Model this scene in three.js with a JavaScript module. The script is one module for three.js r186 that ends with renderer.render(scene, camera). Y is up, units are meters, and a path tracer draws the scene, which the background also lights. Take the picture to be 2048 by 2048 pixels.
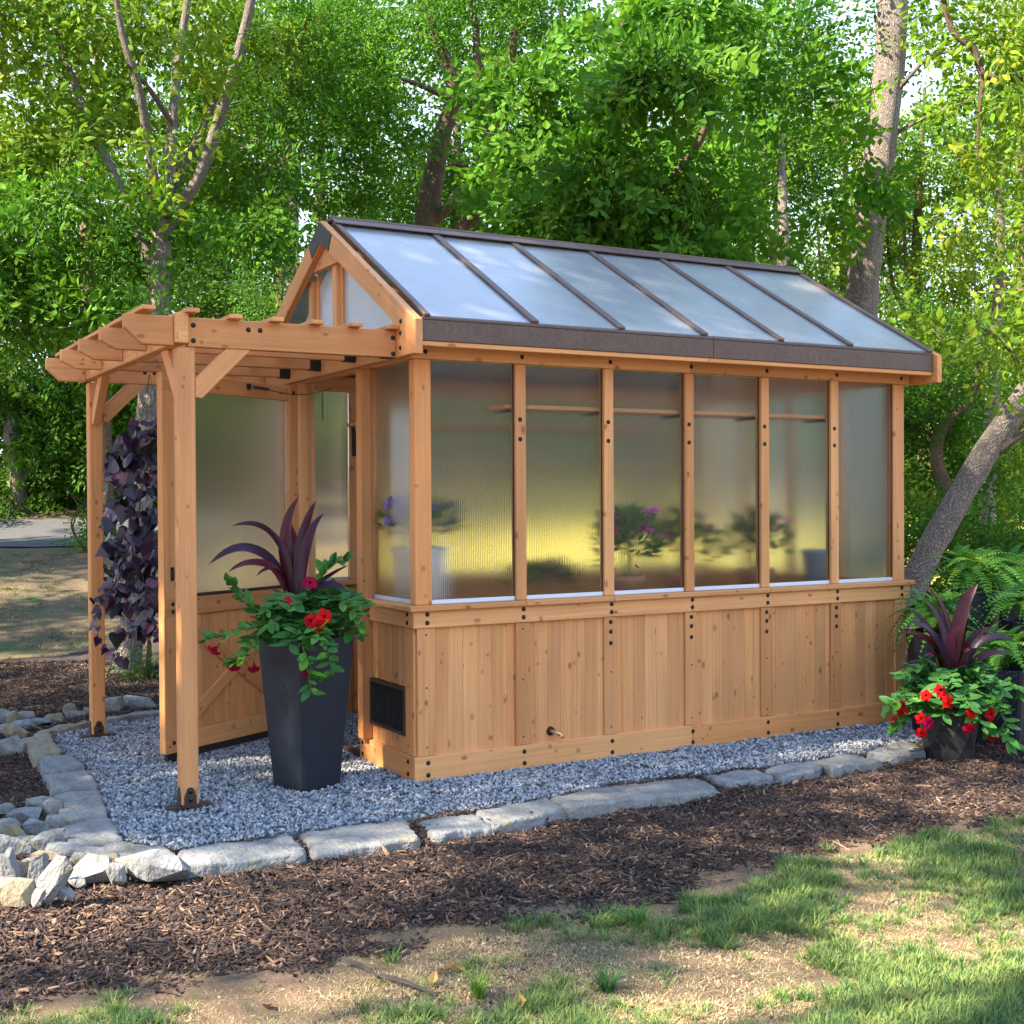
import * as THREE from 'three';
import { mergeGeometries, mergeVertices } from 'three/addons/utils/BufferGeometryUtils.js';
import { ConvexGeometry } from 'three/addons/geometries/ConvexGeometry.js';
import { createNoise3D, createNoise2D } from 'simplex-noise';

// ---------------------------------------------------------------- camera, sky, sun, exposure
const scene = new THREE.Scene();
const camera = new THREE.PerspectiveCamera(44.05, 1, 0.05, 400);
camera.position.set(-2.4719, 1.3074, 5.2803);
camera.rotation.order = 'YXZ';
camera.rotation.set(THREE.MathUtils.degToRad(-0.673), THREE.MathUtils.degToRad(-29.467), THREE.MathUtils.degToRad(-0.341));
camera.updateMatrixWorld(true);
scene.add(camera);

const SUN = new THREE.Vector3(-0.740, 0.670, -0.055).normalize();
const SKY = { zenith: [0.17, 0.265, 0.46], horizon: [0.47, 0.51, 0.57] };
const sun = new THREE.DirectionalLight(new THREE.Color().setRGB(1.0, 0.86, 0.66), 5.0);
sun.name = 'sun';
sun.position.copy(SUN).multiplyScalar(40);
sun.shadow.radius = 1.2;
const EXPOSURE = 5.1;
const SHADE = { n: 62, twigs: 54 };

const noise3 = createNoise3D(mulberry(11)), noise2 = createNoise2D(mulberry(12));
function mulberry(a) { return function () { a |= 0; a = a + 0x6D2B79F5 | 0; let t = Math.imul(a ^ a >>> 15, 1 | a); t = t + Math.imul(t ^ t >>> 7, 61 | t) ^ t; return ((t ^ t >>> 14) >>> 0) / 4294967296; }; }

{ // the sky: clear air, paler toward the horizon, thin high cloud everywhere
  const W = 512, H = 256, d = new Float32Array(W * H * 4);
  for (let j = 0; j < H; j++) for (let i = 0; i < W; i++) {
    const up = ((j + 0.5) / H - 0.5) * Math.PI, ro = ((i + 0.5) / W - 0.5) * 2 * Math.PI;
    const x = Math.cos(ro) * Math.cos(up), y = Math.sin(up), z = Math.sin(ro) * Math.cos(up);
    const t = Math.pow(1 - Math.max(0, y), 2.2);
    const q = 1 / (Math.max(y, 0) + 0.35);
    let c = 0.5 + 0.5 * (0.6 * noise3(x * q * 1.6, z * q * 1.6, 3) + 0.4 * noise3(x * q * 4, z * q * 4, 9));
    c = Math.max(0, c - 0.35) * 0.18;
    const k = (j * W + i) * 4;
    for (let m = 0; m < 3; m++) { const a = SKY.zenith[m] + (SKY.horizon[m] - SKY.zenith[m]) * t; d[k + m] = a + (0.60 - a) * c; }
    d[k + 3] = 1;
  }
  const t = new THREE.DataTexture(d, W, H, THREE.RGBAFormat, THREE.FloatType);
  t.mapping = THREE.EquirectangularReflectionMapping; t.magFilter = t.minFilter = THREE.LinearFilter; t.needsUpdate = true;
  scene.background = t; scene.environment = t;
}
sun.castShadow = true; sun.shadow.mapSize.set(4096, 4096);
Object.assign(sun.shadow.camera, { left: -16, right: 16, top: 16, bottom: -16, near: 1, far: 90 });
scene.add(sun); scene.add(sun.target);
const renderer = new THREE.WebGLRenderer({ antialias: true });
renderer.toneMapping = THREE.LinearToneMapping; renderer.toneMappingExposure = EXPOSURE;
renderer.shadowMap.enabled = true;

// ---------------------------------------------------------------- helpers
const V = (x, y, z) => new THREE.Vector3(x, y, z);
const C = camera.position.clone();
const F = V(0.4920, 0, -0.8706), R = V(0.8706, 0, 0.4920);
const FOC = 2531.34;
const rayDir = (u, v) => V((u - 1024) / FOC, -(v - 1024) / FOC, -1).applyQuaternion(camera.quaternion);
const at = (u, v, d) => C.clone().addScaledVector(rayDir(u, v), d);                         // a point of the place, d metres ahead
const gp = (u, v, y = -0.06) => { const r = rayDir(u, v); return C.clone().addScaledVector(r, (y - C.y) / r.y); };
const fr = (r, d) => V(C.x + F.x * d + R.x * r, 0, C.z + F.z * d + R.z * r);
const depthOf = (x, z) => (x - C.x) * F.x + (z - C.z) * F.z;
const rightOf = (x, z) => (x - C.x) * R.x + (z - C.z) * R.z;
const smooth = (a, b, x) => { x = Math.min(1, Math.max(0, (x - a) / (b - a))); return x * x * (3 - 2 * x); };
let rnd = mulberry(7);
const rr = (a, b) => a + (b - a) * rnd();
const pick = a => a[Math.floor(rnd() * a.length)];
const seed = n => { rnd = mulberry(n); };

function terrain(x, z) {
  const d = depthOf(x, z);
  const t = Math.max(0, d - 9.0), up = 0.128 * (t < 1.2 ? t * t / 2.4 : t - 0.6);
  const far = smooth(9, 14, d);
  return -0.06 + Math.min(up, 2.2 + (d - 27) * 0.03) + 0.05 * far * noise2(x * 0.25, z * 0.25) + 0.012 * noise2(x * 0.9 + 5, z * 0.9);
}

const taken = {};
function unique(name) { const n = taken[name] = (taken[name] ?? -1) + 1; return n ? `${name}_${String(n).padStart(3, '0')}` : name; }
function tag(o, label, category, group, kind) {
  if (label) o.userData.label = label;
  if (category) o.userData.category = category;
  if (group) o.userData.group = group;
  if (kind) o.userData.kind = kind;
  return o;
}
function thing(name, label, category, pos = [0, 0, 0], turn = 0, group) {
  const g = new THREE.Group(); g.name = unique(name); g.position.set(...pos); g.rotation.y = turn; scene.add(g);
  return tag(g, label, category, group);
}
function grp(name, parent) { const g = new THREE.Group(); g.name = name; parent.add(g); return g; }
function mesh(name, geo, mat, parent) { const m = new THREE.Mesh(geo, mat); m.name = parent === scene ? unique(name) : name; parent.add(m); return m; }
const col = (r, g, b) => new THREE.Color().setRGB(r, g, b);

function dataTex(W, H, fn, srgb = true, rep = [1, 1]) {
  const d = new Uint8Array(W * H * 4), o = [0, 0, 0];
  const enc = x => { x = Math.min(1, Math.max(0, x)); return Math.round(255 * (srgb ? (x <= 0.0031308 ? 12.92 * x : 1.055 * Math.pow(x, 1 / 2.4) - 0.055) : x)); };
  for (let j = 0; j < H; j++) for (let i = 0; i < W; i++) { fn(i / W, j / H, o); const k = (j * W + i) * 4; d[k] = enc(o[0]); d[k + 1] = enc(o[1]); d[k + 2] = enc(o[2]); d[k + 3] = 255; }
  const t = new THREE.DataTexture(d, W, H, THREE.RGBAFormat);
  t.wrapS = t.wrapT = THREE.RepeatWrapping; t.magFilter = THREE.LinearFilter; t.minFilter = THREE.LinearFilter; t.repeat.set(...rep);
  if (srgb) t.colorSpace = THREE.SRGBColorSpace;
  t.needsUpdate = true; return t;
}
// noise that tiles over the unit square
function tile(u, v, fu, fv, s = 0) {
  const a = u * 2 * Math.PI, b = v * 2 * Math.PI, ru = fu / (2 * Math.PI), rv = fv / (2 * Math.PI);
  return 0.5 * (noise3(Math.cos(a) * ru + s, Math.sin(a) * ru - s, Math.cos(b) * rv + 2 * s) + noise3(Math.cos(a) * ru + 31 + s, Math.sin(a) * ru, Math.sin(b) * rv + 17 + s));
}
const fbm = (u, v, f, s, n = 4) => { let a = 0, k = 0.5, w = 0; for (let i = 0; i < n; i++) { a += k * tile(u, v, f, f, s + i * 7); w += k; k *= 0.55; f *= 2.1; } return a / w; };

// ---------------------------------------------------------------- materials
seed(101);
const KNOTS = []; for (let i = 0; i < 46; i++) KNOTS.push([rnd(), rnd(), rr(0.0035, 0.0100), rr(1.0, 1.9), rr(0.6, 1)]);
function woodAt(u, v) { // a 2 m x 0.5 m sheet of cedar, grain along u
  let warp = 0, dark = 0;
  for (const [ku, kv, r, e, s] of KNOTS) {
    let du = u - ku, dv = v - kv; du -= Math.round(du); dv -= Math.round(dv);
    const x = du * 2, y = dv * 0.5, q = Math.sqrt((x / e) * (x / e) + y * y) / r;
    if (q < 6) { warp += Math.exp(-q * q / 5) * 0.02 * Math.sign(y || 1); if (q < 1.6) dark = Math.max(dark, s * (1 - smooth(0.75, 1.5, q)) * (0.75 + 0.25 * Math.sin(q * 16))); }
  }
  const vv = v + warp + 0.012 * tile(u, v, 3, 5, 3);
  const g1 = tile(u, vv, 2.2, 26, 1), g2 = tile(u, vv, 7, 110, 2), g3 = tile(u, vv, 50, 190, 4);
  return [0.5 + 0.5 * (0.55 * g1 + 0.3 * g2 + 0.15 * g3), dark, g2];
}
const woodMap = dataTex(1024, 512, (u, v, o) => {
  const [g, k] = woodAt(u, v), s = 0.72 + 0.5 * g;
  const m = 1 + 0.10 * tile(u, v, 4, 3, 8);
  o[0] = 0.80 * s * m; o[1] = 0.80 * Math.pow(s, 1.18) * m; o[2] = 0.80 * Math.pow(s, 1.35) * m;
  if (k > 0) { o[0] *= 1 - 0.62 * k; o[1] *= 1 - 0.76 * k; o[2] *= 1 - 0.80 * k; }
});
const woodBump = dataTex(1024, 512, (u, v, o) => { const [g, k, q] = woodAt(u, v); o[0] = o[1] = o[2] = 0.5 + 0.28 * q + 0.2 * (g - 0.5) - 0.2 * k; }, false);
const woodTones = [[0.83, 0.368, 0.126], [0.91, 0.425, 0.155], [0.69, 0.288, 0.093], [0.87, 0.362, 0.116], [0.76, 0.338, 0.122]].map(c =>
  new THREE.MeshStandardMaterial({ color: col(...c), map: woodMap, bumpMap: woodBump, bumpScale: 0.0007, roughness: 0.72 }));
const wood = () => pick(woodTones), plankWood = () => woodTones[pick([0, 0, 3, 4, 1, 0])];

const black = new THREE.MeshStandardMaterial({ color: col(0.016, 0.013, 0.011), roughness: 0.5, metalness: 0.3 });
const blackRough = new THREE.MeshStandardMaterial({ color: col(0.022, 0.018, 0.016), roughness: 0.85 });
const anchorMat = new THREE.MeshStandardMaterial({ color: col(0.052, 0.032, 0.022), roughness: 0.6, metalness: 0.25 });
const speck = dataTex(256, 256, (u, v, o) => { const n = 0.85 + 0.3 * tile(u, v, 70, 70, 5) + 0.1 * tile(u, v, 9, 9, 2); o[0] = o[1] = o[2] = n * 0.8; });
const brownMetal = new THREE.MeshStandardMaterial({ color: col(0.155, 0.092, 0.068), map: speck, roughness: 0.5, metalness: 0.1 });
const flute = dataTex(256, 8, (u, v, o) => { const s = 0.5 + 0.5 * Math.cos(u * 2 * Math.PI * 8); o[0] = o[1] = o[2] = Math.pow(s, 0.7); }, false);
const fluteColor = dataTex(256, 8, (u, v, o) => { const s = Math.abs(((u * 8) % 1) - 0.5) < 0.11 ? 0.70 : 1; o[0] = o[1] = o[2] = s; });
// twin-wall sheet: ribbed, so that what is behind smears sideways
const wallPane = new THREE.MeshPhysicalMaterial({ color: col(0.98, 0.99, 0.97), map: fluteColor, transmission: 1, thickness: 0.008, roughness: 0.19, ior: 1.22, specularIntensity: 0.5, bumpMap: flute, bumpScale: 0.0013 });
const thinPane = new THREE.MeshPhysicalMaterial({ color: col(0.90, 0.91, 0.90), map: fluteColor, transmission: 0.97, thickness: 0, roughness: 0.26, ior: 1.35 });
const roofStreak = dataTex(256, 256, (u, v, o) => { const n = 1 + 0.06 * tile(u, v, 3, 14, 6) + 0.03 * tile(u, v, 1, 60, 3); o[0] = o[1] = o[2] = 0.9 * n; });
const rearPane = new THREE.MeshPhysicalMaterial({ color: col(0.98, 0.98, 0.97), map: fluteColor, transmission: 1, thickness: 0.008, roughness: 0.12, ior: 1.22, specularIntensity: 0.5, bumpMap: flute, bumpScale: 0.0008 });
const roofPane = new THREE.MeshPhysicalMaterial({ color: col(0.66, 0.69, 0.71), map: roofStreak, transmission: 0.66, thickness: 0, roughness: 0.22, ior: 1.5 });
const gablePane = new THREE.MeshPhysicalMaterial({ color: col(0.64, 0.67, 0.70), map: roofStreak, transmission: 0.4, thickness: 0, roughness: 0.32, ior: 1.5 });
const channelMat = new THREE.MeshStandardMaterial({ color: col(0.62, 0.68, 0.76), roughness: 0.35, metalness: 0.2 });
const brass = new THREE.MeshStandardMaterial({ color: col(0.62, 0.42, 0.2), roughness: 0.35, metalness: 0.8 });

const barkTex = (f, s, lo, hi) => dataTex(512, 512, (u, v, o) => {
  const r = Math.abs(tile(u + 0.03 * tile(u, v, 6, 6, s + 3), v, f, f * 0.42, s)), r2 = Math.abs(tile(u, v, f * 2.3, f * 1.1, s + 5));
  const g = Math.min(1, 0.25 + 1.5 * (0.65 * r + 0.35 * r2)), w = 0.5 + 0.5 * tile(u, v, 3, 3, s + 9);
  for (let m = 0; m < 3; m++) o[m] = (lo[m] + (hi[m] - lo[m]) * g) * (0.8 + 0.4 * w);
});
const barkBump = dataTex(512, 512, (u, v, o) => { const r = Math.abs(tile(u, v, 26, 11, 40)), r2 = Math.abs(tile(u, v, 60, 28, 45)); o[0] = o[1] = o[2] = Math.min(1, 1.3 * (0.65 * r + 0.35 * r2)); }, false);
const barkGrey = new THREE.MeshStandardMaterial({ map: barkTex(26, 40, [0.022, 0.018, 0.016], [0.36, 0.30, 0.25]), bumpMap: barkBump, bumpScale: 0.022, roughness: 0.95 });
const barkBrown = new THREE.MeshStandardMaterial({ map: barkTex(26, 40, [0.018, 0.012, 0.009], [0.26, 0.18, 0.11]), bumpMap: barkBump, bumpScale: 0.022, roughness: 0.95 });

const leafMat = (extra = {}) => new THREE.MeshPhysicalMaterial({ color: col(1, 1, 1), transmission: 0.42, thickness: 0, roughness: 0.88, ior: 1.4, specularIntensity: 0.3, side: THREE.DoubleSide, ...extra });
const treeLeaf = leafMat();
const glossLeaf = (c, spec = 0.6) => new THREE.MeshPhysicalMaterial({ color: col(...c), transmission: 0.25, thickness: 0, roughness: 0.55, ior: 1.45, specularIntensity: spec, side: THREE.DoubleSide });

const stoneTex = dataTex(512, 512, (u, v, o) => {
  const a = fbm(u, v, 5, 60), b = fbm(u, v, 30, 70, 3), c = tile(u, v, 3, 22, 80), rust = smooth(0.15, 0.55, fbm(u, v, 4, 90));
  const s = 0.84 + 0.34 * a + 0.30 * b + 0.10 * c;
  o[0] = 0.235 * s * (1 + 0.02 * rust); o[1] = 0.236 * s * (1 - 0.10 * rust); o[2] = 0.232 * s * (1 - 0.42 * rust);
});
const stoneBump = dataTex(512, 512, (u, v, o) => { o[0] = o[1] = o[2] = 0.5 + 0.42 * fbm(u, v, 12, 61, 5) + 0.05 * tile(u, v, 4, 40, 80); }, false);
const stoneMats = [[1, 1, 1], [0.9, 0.94, 1.0], [1.02, 1.0, 0.95], [0.82, 0.86, 0.92]].map(c => new THREE.MeshStandardMaterial({ color: col(...c), map: stoneTex, bumpMap: stoneBump, bumpScale: 0.015, roughness: 0.9 }));
const tanStone = new THREE.MeshStandardMaterial({ color: col(1.1, 0.92, 0.66), map: stoneTex, bumpMap: stoneBump, bumpScale: 0.012, roughness: 0.9 });

const soilTex = dataTex(1024, 1024, (u, v, o) => {
  const a = fbm(u, v, 6, 120, 5), b = tile(u, v, 90, 90, 130), c = tile(u, v, 220, 60, 140), s = 0.8 + 0.35 * a + 0.16 * b + 0.14 * c;
  const g = smooth(-0.05, 0.5, fbm(u, v, 9, 150, 4));
  const k = Math.abs(tile(u, v, 150, 150, 155)) * 0.7 + 0.72; o[0] = 0.172 * s * k * (1 - 0.30 * g); o[1] = 0.110 * s * k * (1 - 0.08 * g); o[2] = 0.064 * s * k * (1 - 0.35 * g);
});
const groundMat = new THREE.MeshStandardMaterial({ map: soilTex, roughness: 1, bumpMap: soilTex, bumpScale: 0.012 });
const mulchTex = dataTex(1024, 1024, (u, v, o) => {
  const a = fbm(u, v, 8, 160, 4), b = tile(u, v, 40, 170, 170), c = tile(u, v, 170, 40, 175), s = 0.6 + 0.3 * a + 0.45 * Math.abs(b) + 0.45 * Math.abs(c);
  o[0] = 0.036 * s; o[1] = 0.024 * s; o[2] = 0.021 * s;
});
const mulchMat = new THREE.MeshStandardMaterial({ map: mulchTex, bumpMap: mulchTex, bumpScale: 0.02, roughness: 1 });
const gravelTex = dataTex(512, 512, (u, v, o) => { const b = Math.abs(tile(u, v, 60, 60, 180)), s = 0.45 + 0.9 * b; o[0] = 0.20 * s; o[1] = 0.215 * s; o[2] = 0.24 * s; });
const gravelMat = new THREE.MeshStandardMaterial({ map: gravelTex, roughness: 1, bumpMap: gravelTex, bumpScale: 0.015 });
const asphaltMat = new THREE.MeshStandardMaterial({ color: col(0.085, 0.088, 0.095), map: speck, roughness: 0.95 });

// ---------------------------------------------------------------- geometry helpers
function flat(pos, uv) {
  const g = new THREE.BufferGeometry(); g.setAttribute('position', new THREE.Float32BufferAttribute(pos, 3));
  if (uv) g.setAttribute('uv', new THREE.Float32BufferAttribute(uv, 2));
  g.computeVertexNormals(); return g;
}
// chamfered box; uv in metres with the grain (u, 2 m a repeat) along axis g, 0.5 m a repeat across
function cbox(lx, ly, lz, c = 0.003, g = -1, su = 2, sv = 0.5) {
  const L = [lx, ly, lz], h = L.map(a => a / 2); c = Math.min(c, ...h.map(a => a * 0.45));
  if (g < 0) g = L.indexOf(Math.max(...L));
  const pos = [], uv = [], off = [rnd(), rnd()];
  const P = (s, a) => [0, 1, 2].map(i => s[i] * (h[i] - (i === a ? 0 : c)));
  const put = (tri, n) => { // order so that the outside is the front
    const [a, b, d] = tri, e = V(b[0] - a[0], b[1] - a[1], b[2] - a[2]).cross(V(d[0] - a[0], d[1] - a[1], d[2] - a[2]));
    if (e.dot(V(...n)) < 0) tri = [a, d, b];
    const k = n.map(Math.abs), m = k.indexOf(Math.max(...k));
    for (const p of tri) {
      pos.push(...p);
      const o = [0, 1, 2].filter(i => i !== m);
      if (m === g) uv.push(p[o[0]] / sv + off[0], p[o[1]] / sv + off[1]);
      else { const x = o.find(i => i !== g); uv.push(p[g] / su + off[0], (p[x] + (m === Math.min(...[0, 1, 2].filter(i => i !== g)) ? 0 : L[m])) / sv + off[1]); }
    }
  };
  const quad = (a, b, d, e, n) => { put([a, b, d], n); put([a, d, e], n); };
  for (let a = 0; a < 3; a++) { const [b, d] = [0, 1, 2].filter(i => i !== a); for (const s of [-1, 1]) {
    const q = [[-1, -1], [1, -1], [1, 1], [-1, 1]].map(([x, y]) => { const t = [0, 0, 0]; t[a] = s; t[b] = x; t[d] = y; return P(t, a); }), n = [0, 0, 0]; n[a] = s; quad(...q, n);
  } }
  for (let a = 0; a < 3; a++) { const [b, d] = [0, 1, 2].filter(i => i !== a); for (const x of [-1, 1]) for (const y of [-1, 1]) {
    const t0 = [0, 0, 0], t1 = [0, 0, 0]; t0[a] = -1; t1[a] = 1; t0[b] = t1[b] = x; t0[d] = t1[d] = y;
    const n = [0, 0, 0]; n[b] = x * 1.01; n[d] = y; quad(P(t0, b), P(t1, b), P(t1, d), P(t0, d), n);
  } }
  for (const x of [-1, 1]) for (const y of [-1, 1]) for (const z of [-1, 1]) { const t = [x, y, z]; put([P(t, 0), P(t, 1), P(t, 2)], [x * 1.02, y * 1.01, z]); }
  return flat(pos, uv);
}
function box(name, parent, x0, x1, y0, y1, z0, z1, mat, c = 0.003, g = -1, su, sv) {
  const m = mesh(name, cbox(Math.abs(x1 - x0), Math.abs(y1 - y0), Math.abs(z1 - z0), c, g, su, sv), mat ?? wood(), parent);
  m.position.set((x0 + x1) / 2, (y0 + y1) / 2, (z0 + z1) / 2); return m;
}
// a bar of width w (along side) and thickness t from a to b
function bar(name, parent, a, b, w, t, side, mat, c = 0.003) {
  const y = b.clone().sub(a), L = y.length(); y.normalize();
  const x = side.clone().addScaledVector(y, -side.dot(y)).normalize(), z = x.clone().cross(y);
  const m = mesh(name, cbox(w, L, t, c, 1), mat ?? wood(), parent);
  m.quaternion.setFromRotationMatrix(new THREE.Matrix4().makeBasis(x, y, z)); m.position.copy(a).add(b).multiplyScalar(0.5); return m;
}
// polygon (list of [p, q]) extruded over thickness, then mapped: axes = [vector of p, vector of q, vector of thickness], origin; grain = 2-D direction
function prism(name, parent, poly, thick, axes, origin, grain, mat, bev = 0.003) {
  const s = new THREE.Shape(poly.map(p => new THREE.Vector2(...p)));
  const g = new THREE.ExtrudeGeometry(s, { depth: thick - 2 * bev, bevelEnabled: true, bevelThickness: bev, bevelSize: bev, bevelOffset: -bev, bevelSegments: 1, steps: 1 });
  g.translate(0, 0, bev);
  const p = g.attributes.position, uv = g.attributes.uv, [gx, gy] = grain, l = Math.hypot(gx, gy), o = [rnd(), rnd()];
  for (let i = 0; i < p.count; i++) uv.setXY(i, (p.getX(i) * gx + p.getY(i) * gy) / l / 2 + o[0], (-p.getX(i) * gy + p.getY(i) * gx) / l / 0.5 + p.getZ(i) * 2 + o[1]);
  const mtx = new THREE.Matrix4().makeBasis(...axes).setPosition(origin);
  g.applyMatrix4(mtx);
  if (mtx.determinant() < 0) { const ng = g.index ? g.toNonIndexed() : g; for (const k of ['position', 'uv', 'normal']) { const a = ng.attributes[k], n = a.itemSize; for (let i = 0; i < a.count; i += 3) for (let j = 0; j < n; j++) { const t = a.array[(i + 1) * n + j]; a.array[(i + 1) * n + j] = a.array[(i + 2) * n + j]; a.array[(i + 2) * n + j] = t; } } ng.computeVertexNormals(); return mesh(name, ng, mat ?? wood(), parent); }
  return mesh(name, g, mat ?? wood(), parent);
}
const X = V(1, 0, 0), Y = V(0, 1, 0), Z = V(0, 0, 1);
// tapered tube through points with radii
function tube(points, radii, seg = 12, step = 0.12, rough = 0.06, su = 0.6) {
  const cv = new THREE.CatmullRomCurve3(points, false, 'centripetal'), L = cv.getLength(), n = Math.max(4, Math.ceil(L / step));
  const pos = [], uv = [], idx = [], off = rnd() * 50; let N = null, prev = null;
  for (let i = 0; i <= n; i++) {
    const t = i / n, p = cv.getPoint(t), T = cv.getTangent(t);
    if (!N) { N = (Math.abs(T.y) < 0.9 ? Y.clone() : X.clone()); }
    N.addScaledVector(T, -N.dot(T)).normalize(); const B = T.clone().cross(N);
    const f = t * (radii.length - 1), k = Math.min(radii.length - 2, Math.floor(f)), r = radii[k] + (radii[k + 1] - radii[k]) * (f - k);
    for (let j = 0; j <= seg; j++) {
      const a = j / seg * Math.PI * 2, q = r * (1 + rough * noise3(Math.cos(a) * 1.3 + off, Math.sin(a) * 1.3, t * L * 2.2));
      pos.push(p.x + q * (Math.cos(a) * N.x + Math.sin(a) * B.x), p.y + q * (Math.cos(a) * N.y + Math.sin(a) * B.y), p.z + q * (Math.cos(a) * N.z + Math.sin(a) * B.z));
      uv.push(j / seg * Math.max(1, Math.round(2 * Math.PI * radii[0] / su)), t * L / su);
    }
  }
  const w = seg + 1;
  for (let i = 0; i < n; i++) for (let j = 0; j < seg; j++) { const a = i * w + j; idx.push(a, a + 1, a + w, a + 1, a + w + 1, a + w); }
  const g = new THREE.BufferGeometry(); g.setAttribute('position', new THREE.Float32BufferAttribute(pos, 3)); g.setAttribute('uv', new THREE.Float32BufferAttribute(uv, 2)); g.setIndex(idx); g.computeVertexNormals();
  return g;
}
// one folded leaf along +Y in the plane facing +Z: 4 triangles
function leafGeo(L, w, fold = 0.25, curl = 0.12, tip = 0.58) {
  const p = [[0, 0, 0], [-w / 2, L * (1 - tip), w * fold], [0, L * 0.48, -L * curl * 0.25], [w / 2, L * (1 - tip), w * fold], [0, L, L * curl]];
  const f = [[0, 2, 1], [0, 3, 2], [1, 2, 4], [2, 3, 4]], pos = [];
  for (const t of f) for (const i of t) pos.push(...p[i]);
  const g = flat(pos); return g;
}
// a rounder leaf of 12 triangles with a folded midrib and a curled tip
function ovalLeaf(L, w, fold = 0.2, curl = 0.15, full = 0.42) {
  const pos = [], row = [[0, 0], [0.22, 0.72], [full, 1], [0.72, 0.66], [1, 0]], P = (i, e) => { const [t, k] = row[i]; return [e * k * w / 2, t * L, Math.abs(e) * k * w * fold * 0.5 + curl * L * (t - 0.35) * (t - 0.35)]; };
  for (let i = 0; i < 4; i++) for (const e of [-1, 1]) { const a = P(i, 0), b = P(i + 1, 0), c = P(i, e), d = P(i + 1, e); const t = i === 0 ? [a, b, d] : i === 3 ? [a, b, c] : null; if (t) { if (e > 0) pos.push(...t[0], ...t[2], ...t[1]); else pos.push(...t[0], ...t[1], ...t[2]); } else if (e > 0) pos.push(...a, ...c, ...b, ...c, ...d, ...b); else pos.push(...a, ...b, ...c, ...c, ...b, ...d); }
  return flat(pos);
}
function place(g, pos, dir, up, s = 1) { // leaf's +Y to dir, +Z toward up
  const y = dir.clone().normalize(), z = up.clone().addScaledVector(y, -up.dot(y)).normalize(), x = y.clone().cross(z);
  return g.clone().applyMatrix4(new THREE.Matrix4().makeBasis(x, y, z).scale(V(s, s, s)).setPosition(pos));
}
function spray(n, len, L, w, o = {}) { // a leafy twig along +Y
  const parts = [], base = o.oval ? ovalLeaf(L, w, 0.3, 0.3, o.oval) : leafGeo(L, w, o.fold ?? 0.22, o.curl ?? 0.1, o.tip ?? 0.58);
  for (let i = 0; i < n; i++) {
    const t = (i + 0.6) / n, side = i % 2 ? 1 : -1;
    const p = V(rr(-0.04, 0.04) * len + side * rr(0, 0.12) * len, t * len, rr(-0.12, 0.12) * len);
    const d = V(side * rr(0.5, 1.1), rr(0.15, 0.9), rr(-0.5, 0.5));
    parts.push(place(base, p, d, V(rr(-0.6, 0.6), rr(-0.5, 0.7), rr(0.4, 1)), rr(0.65, 1.2)));
  }
  const st = new THREE.CylinderGeometry(0.0015, 0.003, len, 3, 1, true).toNonIndexed(); st.translate(0, len / 2, 0); st.deleteAttribute('uv'); parts.push(st);
  return mergeGeometries(parts);
}

// ---------------------------------------------------------------- the ground
function sheet(name, xs, zs, lift, mat, inside, uvScale) { // a sheet that follows the terrain
  const pos = [], uv = [], idx = [], nx = xs.length, nz = zs.length;
  for (let j = 0; j < nz; j++) for (let i = 0; i < nx; i++) { const x = xs[i], z = zs[j]; pos.push(x, (typeof lift === 'function' ? lift(x, z) : terrain(x, z) + lift), z); uv.push(x / uvScale, z / uvScale); }
  for (let j = 0; j < nz - 1; j++) for (let i = 0; i < nx - 1; i++) {
    const a = j * nx + i; if (inside && !inside((xs[i] + xs[i + 1]) / 2, (zs[j] + zs[j + 1]) / 2)) continue;
    idx.push(a, a + nx, a + 1, a + 1, a + nx, a + nx + 1);
  }
  const g = new THREE.BufferGeometry(); g.setAttribute('position', new THREE.Float32BufferAttribute(pos, 3)); g.setAttribute('uv', new THREE.Float32BufferAttribute(uv, 2)); g.setIndex(idx); g.computeVertexNormals();
  const m = mesh(name, g, mat, scene); m.userData.kind = 'structure'; return m;
}
const steps = (list) => { const o = []; for (const [a, b, s] of list) for (let x = a; x < b - 1e-6; x += s) o.push(x); o.push(list[list.length - 1][1]); return o; };
const axis = steps([[-160, -40, 20], [-40, -12, 2], [-12, 12, 0.4], [12, 40, 2], [40, 160, 20]]);
sheet('ground', axis, axis.map(z => z - 4), 0, groundMat, null, 2.2);

function inPoly(poly, x, z) { let c = false; for (let i = 0, j = poly.length - 1; i < poly.length; j = i++) { const [a, b] = poly[i], [d, e] = poly[j]; if ((b > z) !== (e > z) && x < (d - a) * (z - b) / (e - b) + a) c = !c; } return c; }
const xz = p => [p.x, p.z];
const padPoly = [[1860, 1478], [1732, 1505], [1530, 1531], [1400, 1546], [1250, 1563], [1098, 1593], [950, 1620], [808, 1637], [602, 1662], [470, 1680], [357, 1697], [246, 1683], [219, 1629], [199, 1576], [170, 1529], [125, 1506], [101, 1464], [176, 1446], [210, 1438], [324, 1422]].map(([u, v]) => xz(gp(u, v, 0)));
padPoly.push([-0.3, -2.7], [3.7, -2.7], [3.8, -0.4]);
function polySheet(name, poly, y, mat, uvScale) {
  const g = new THREE.ShapeGeometry(new THREE.Shape(poly.map(([x, z]) => new THREE.Vector2(x, -z)))); g.rotateX(-Math.PI / 2); g.translate(0, y, 0);
  const p = g.attributes.position, uv = g.attributes.uv; for (let i = 0; i < p.count; i++) uv.setXY(i, p.getX(i) / uvScale, p.getZ(i) / uvScale);
  const m = mesh(name, g, mat, scene); m.userData.kind = 'structure'; return m;
}
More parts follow.
